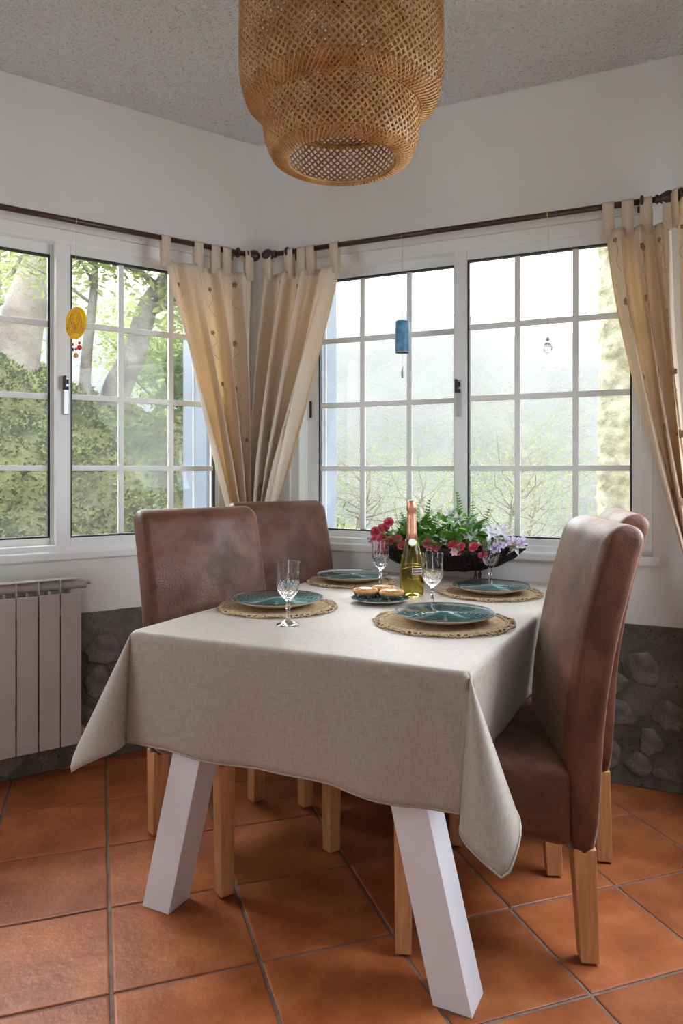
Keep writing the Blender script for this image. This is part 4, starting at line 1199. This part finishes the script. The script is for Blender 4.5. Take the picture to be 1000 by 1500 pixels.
# ------------------------------------------------------------------ garden and hills outside
nLo = Vector((-sin(aL), cos(aL))); nRo = Vector((-sin(aR), cos(aR)))
def ground_h(x, y):
    dL = (x-CX)*nLo.x + (y-CY)*nLo.y; dR = (x-CX)*nRo.x + (y-CY)*nRo.y
    d = max(dL, dR); a = x/max(y, 1.)
    Hh = interp([(-.9, 2.9), (-.48, 2.35), (-.40, 2.15), (-.33, 1.80), (-.24, 1.62), (-.15, 1.30), (-.07, .85), (.05, .45), (.2, .30), (.5, .55), (.9, .6)], a)
    h_ = -.35 + (Hh+.35)*smooth01((d-.75)/3.0)
    far = max(0, d-3.6)
    k = smooth01((a+.22)/.2)
    h_ += far*lerp(.03, -.13, k)
    k2 = min(1, max(0, d-.5)); h_ += (.20*noise.noise(Vector((x*.9, y*.9, 0))) + .13*noise.noise(Vector((x*2.3, y*2.3, 4))) + .07*noise.noise(Vector((x*5.5, y*5.5, 9))))*k2
    if h_ < -4: h_ = -4 + (h_+4)*.3
    return h_
b = MB()
X0, X1, Y0, Y1, NX, NY = -16, 18, .5, 44, 200, 260
b.grid(lambda u, v: (lerp(X0, X1, u), lerp(Y0, Y1, v**1.5), ground_h(lerp(X0, X1, u), lerp(Y0, Y1, v**1.5))), NX, NY)
g_ = b.build('ground', M['moss'], None, True); struct(g_)
# hills
b = MB()
def ridge(a): return interp([(-1.5, .30), (-.6, .27), (-.2, .22), (-.03, .185), (.10, .196), (.17, .193), (.215, .172), (.25, .160), (.31, .168), (.37, .176), (.6, .20), (1.4, .25)], a)
def hillp(u, v):
    a = lerp(-1.5, 1.4, u); y = lerp(42, 330, v)
    t = smooth01((v-.05)/.9)
    z = -7 + (ridge(a)*330+1.2+7)*t + 7*noise.noise(Vector((a*9, v*5, 2)))*t*(1-t)*4*.8 + 2.5*noise.noise(Vector((a*40, v*20, 6)))*(t if v < .98 else .3)
    return (a*y, y, z)
b.grid(hillp, 150, 60)
b.grid(lambda u, v: (lerp(-1.5, 1.4, u)*lerp(330, 420, v), lerp(330, 420, v), (ridge(lerp(-1.5, 1.4, u))*330+1.2)*(1-v)), 60, 4)
struct(b.build('hillside', M['hill'], None, True))

rg = random.Random(21)
def blade_cloud(name, m_, n_, posfn, size, parent=None, up=.7):
    vs_ = []; fs_ = []
    for k in range(n_):
        p = posfn()
        if p is None: continue
        L_ = rg.uniform(*size); w_ = L_*rg.uniform(.28, .5)
        d = Vector((rg.uniform(-1, 1), rg.uniform(-1, 1), rg.uniform(-.3, 1)*up)).normalized(); s = d.cross(Vector((rg.uniform(-1, 1), rg.uniform(-1, 1), rg.uniform(-1, 1)))).normalized()
        n2 = d.cross(s)*.18*L_
        i = len(vs_); p = Vector(p)
        vs_ += [p, p + d*L_*.5 + s*w_*.5 + n2, p + d*L_, p + d*L_*.5 - s*w_*.5 + n2]; fs_ += [(i, i+1, i+2), (i, i+2, i+3)]
    b = MB(); b.add(vs_, fs_); o = b.build(name, m_, parent); o['kind'] = 'stuff'; return o
def bank_pos():
    a = rg.uniform(-.62, .0); y = rg.uniform(4.4, 9.5); x = a*y
    if (x-CX)*nLo.x + (y-CY)*nLo.y < .6 and (x-CX)*nRo.x + (y-CY)*nRo.y < .6: return None
    return (x, y, ground_h(x, y)-.01)
o = blade_cloud('moss_tufts', M['grassblade'], 44000, bank_pos, (.02, .065))
tag(o, 'green moss and small ferns covering the bank beyond the left window', 'moss', kind='stuff')
o = blade_cloud('fern_tufts', M['mossblade'], 40000, bank_pos, (.025, .075))
tag(o, 'dark green ferns and ivy growing through the mossy bank', 'ferns', kind='stuff')
def meadow_pos():
    a = rg.uniform(-.05, .5); y = rg.uniform(4.2, 12); x = a*y
    if (x-CX)*nRo.x + (y-CY)*nRo.y < .7: return None
    return (x, y, ground_h(x, y)-.01)
o = blade_cloud('grass_tufts', M['pale_grass'], 16000, meadow_pos, (.05, .12), up=1.2)
tag(o, 'pale grass growing beyond the right window', 'grass', kind='stuff')

def tree(label, base, segs, r0, leafn, leafsize, bark, leafm_, cat='tree', group='garden trees', spread=.5, name='garden_tree', twigs=10, crown_from=.45, low=0):
    root = empty(name, base, 0, label, cat, group)
    pts = [Vector((0, 0, -.3))] + [Vector(s) for s in segs]
    # smooth path
    path = []; rad = []
    for i in range(len(pts)-1):
        for j in range(6):
            t = j/6; p0 = pts[max(0, i-1)]; p1 = pts[i]; p2 = pts[i+1]; p3 = pts[min(len(pts)-1, i+2)]
            path.append(.5*((2*p1) + (-p0+p2)*t + (2*p0-5*p1+4*p2-p3)*t*t + (-p0+3*p1-3*p2+p3)*t**3))
    path.append(pts[-1]); n_ = len(path)
    rad = [r0*(1.25-.95*i/n_)*(1 + .10*noise.noise(path[i]*4)) for i in range(n_)]; rad[0] *= 1.3
    b = MB(); b.tube(path, rad, 14); b.build('trunk', bark, root, True)
    tips = []
    for k in range(twigs):
        i = int(rg.uniform(crown_from, .98)*n_); p = path[i]; L_ = rg.uniform(.5, 1.2)*spread*2
        d = Vector((rg.uniform(-1, 1), rg.uniform(-1, .6), rg.uniform(-.1, 1))).normalized()
        q = [p]; c = p.copy()
        for j in range(5):
            d = (d + Vector((rg.uniform(-.4, .4), rg.uniform(-.4, .4), rg.uniform(-.25, .3)))).normalized(); c = c + d*L_/5; q.append(c.copy())
        b = MB(); b.tube(q, [rad[i]*.42*(1-.16*j) for j in range(6)], 7); b.build('branch', bark, root, True)
        tips += q[2:]
    def lp():
        c = rg.choice(tips); return c + Vector((rg.gauss(0, 1), rg.gauss(0, 1), rg.gauss(0, 1)))*spread*.33
    if leafn: blade_cloud('foliage', leafm_, leafn, lp, leafsize, root)
    return root
def gz(x, y): return ground_h(x, y)
x, y = -3.15, 7.0
tree('thick pale leaning tree trunk at the far left of the garden', (x, y, gz(x, y)-.2), [(.05, 0, .3), (.15, .1, .9), (.32, .2, 1.5), (.42, .3, 2.4), (.4, .4, 3.4)], .20, 3600, (.05, .12), M['pale_bark'], M['leaf_out'], spread=.55, twigs=14, crown_from=.5)
x, y = -2.20, 6.8
tree('lichen-covered tree with forked branches behind the left window', (x, y, gz(x, y)-.1), [(.1, 0, .3), (.28, .0, .7), (.40, .05, 1.15), (.72, .1, 1.65), (.9, .1, 2.3)], .125, 4400, (.05, .12), M['lichen_bark'], M['leaf_out'], spread=.55, twigs=14, crown_from=.5)
x, y = -2.35, 6.6
tree('thin upright tree stem in front of the lichen-covered tree', (x, y, gz(x, y)-.1), [(.05, 0, .5), (.12, .0, 1.2), (.10, .05, 2.2)], .05, 1400, (.05, .11), M['lichen_bark'], M['leaf_out'], spread=.4, twigs=9, crown_from=.5)
for (x, y, h_, s_, lm, lab) in ((-4.6, 9.5, 1.6, .8, 'leaf_out', 'leafy bush at the far left on top of the bank'), (-2.6, 10.5, .8, .6, 'leaf_out', 'low sunlit bush behind the lichen-covered tree'), (-1.75, 8.2, .55, .42, 'leaf_dark', 'dark rounded bush beside the left window curtain')):
    tree(lab, (x, y, gz(x, y)), [(0, 0, h_*.4), (.05, 0, h_*.7), (0, .05, h_)], .06, 3200, (.05, .12), M['twig'], M[lm], 'bush', 'garden bushes', s_, 'garden_bush', 12, .3)
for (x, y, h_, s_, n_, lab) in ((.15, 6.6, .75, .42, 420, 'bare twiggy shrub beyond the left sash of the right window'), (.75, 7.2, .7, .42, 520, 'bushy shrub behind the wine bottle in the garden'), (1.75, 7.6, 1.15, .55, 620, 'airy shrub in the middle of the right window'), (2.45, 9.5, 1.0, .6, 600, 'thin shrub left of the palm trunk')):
    tree(lab, (x, y, gz(x, y)), [(0, 0, h_*.4), (.08, 0, h_*.7), (0, .05, h_)], .022, n_*5, (.018, .045), M['twig'], M['leaf_hazed'], 'shrub', 'garden shrubs', s_, 'garden_shrub', 26, .15)
# palm
px_, py_ = 2.42, 6.3
palm = empty('palm_tree', (px_, py_, gz(px_, py_)-.1), 0, 'palm tree with a scaly ringed trunk at the right of the window', 'palm tree')
b = MB(); rings = []
for i in range(150):
    z = i*.036; ring = []
    for j in range(30):
        a = 2*pi*j/30
        ph = z/.115 + .22*sin(3*a+z*2) + .15*noise.noise(Vector((cos(a)*2, sin(a)*2, z*3)))
        sw = (ph % 1.0)
        r = .205*(1-.012*z) + .030*sw + .018*noise.noise(Vector((cos(a)*4, sin(a)*4, z*9)))
        ring.append((r*cos(a) + .03*sin(z*.6), r*sin(a), z))
    rings.append(ring)
b.loft(rings); b.build('trunk', M['palm_bark'], palm, True)
for k in range(14):
    a = 2*pi*k/14; b = MB(); pts = [Vector((cos(a)*t*2.0, sin(a)*t*2.0, 5.35 + 1.1*t - 1.9*t*t)) for t in [i/12 for i in range(13)]]
    b.tube(pts, [.025*(1-.07*i) for i in range(13)], 6)
    for i in range(1, 13):
        for s in (-1, 1):
            sd = Vector((-sin(a), cos(a), 0))*s; p = pts[i]; q = p + sd*.42*(1-abs(i-6)/9) + Vector((cos(a)*.15, sin(a)*.15, -.2))
            n = len(b.v); b.v += [tuple(p), tuple(p + Vector((cos(a), sin(a), 0))*.05), tuple(q)]; b.f.append((n, n+1, n+2))
    b.build('frond', M['leaf_out'], palm)

# ------------------------------------------------------------------ valley mist between the garden and the hills
mm = bpy.data.materials.new('valley_mist'); mm.use_nodes = True; t = mm.node_tree; t.nodes.remove(t.nodes['Principled BSDF'])
vsn = t.nodes.new('ShaderNodeVolumeScatter'); vsn.inputs['Density'].default_value = .0012; vsn.inputs['Color'].default_value = (1, 1, 1, 1)
t.links.new(vsn.outputs[0], t.nodes['Material Output'].inputs['Volume'])
b = MB(); b.bx(-700, 700, 13, 460, -30, 90)
o = b.build('valley_mist', mm); tag(o, 'pale mist filling the valley before the hills', 'mist', kind='stuff')
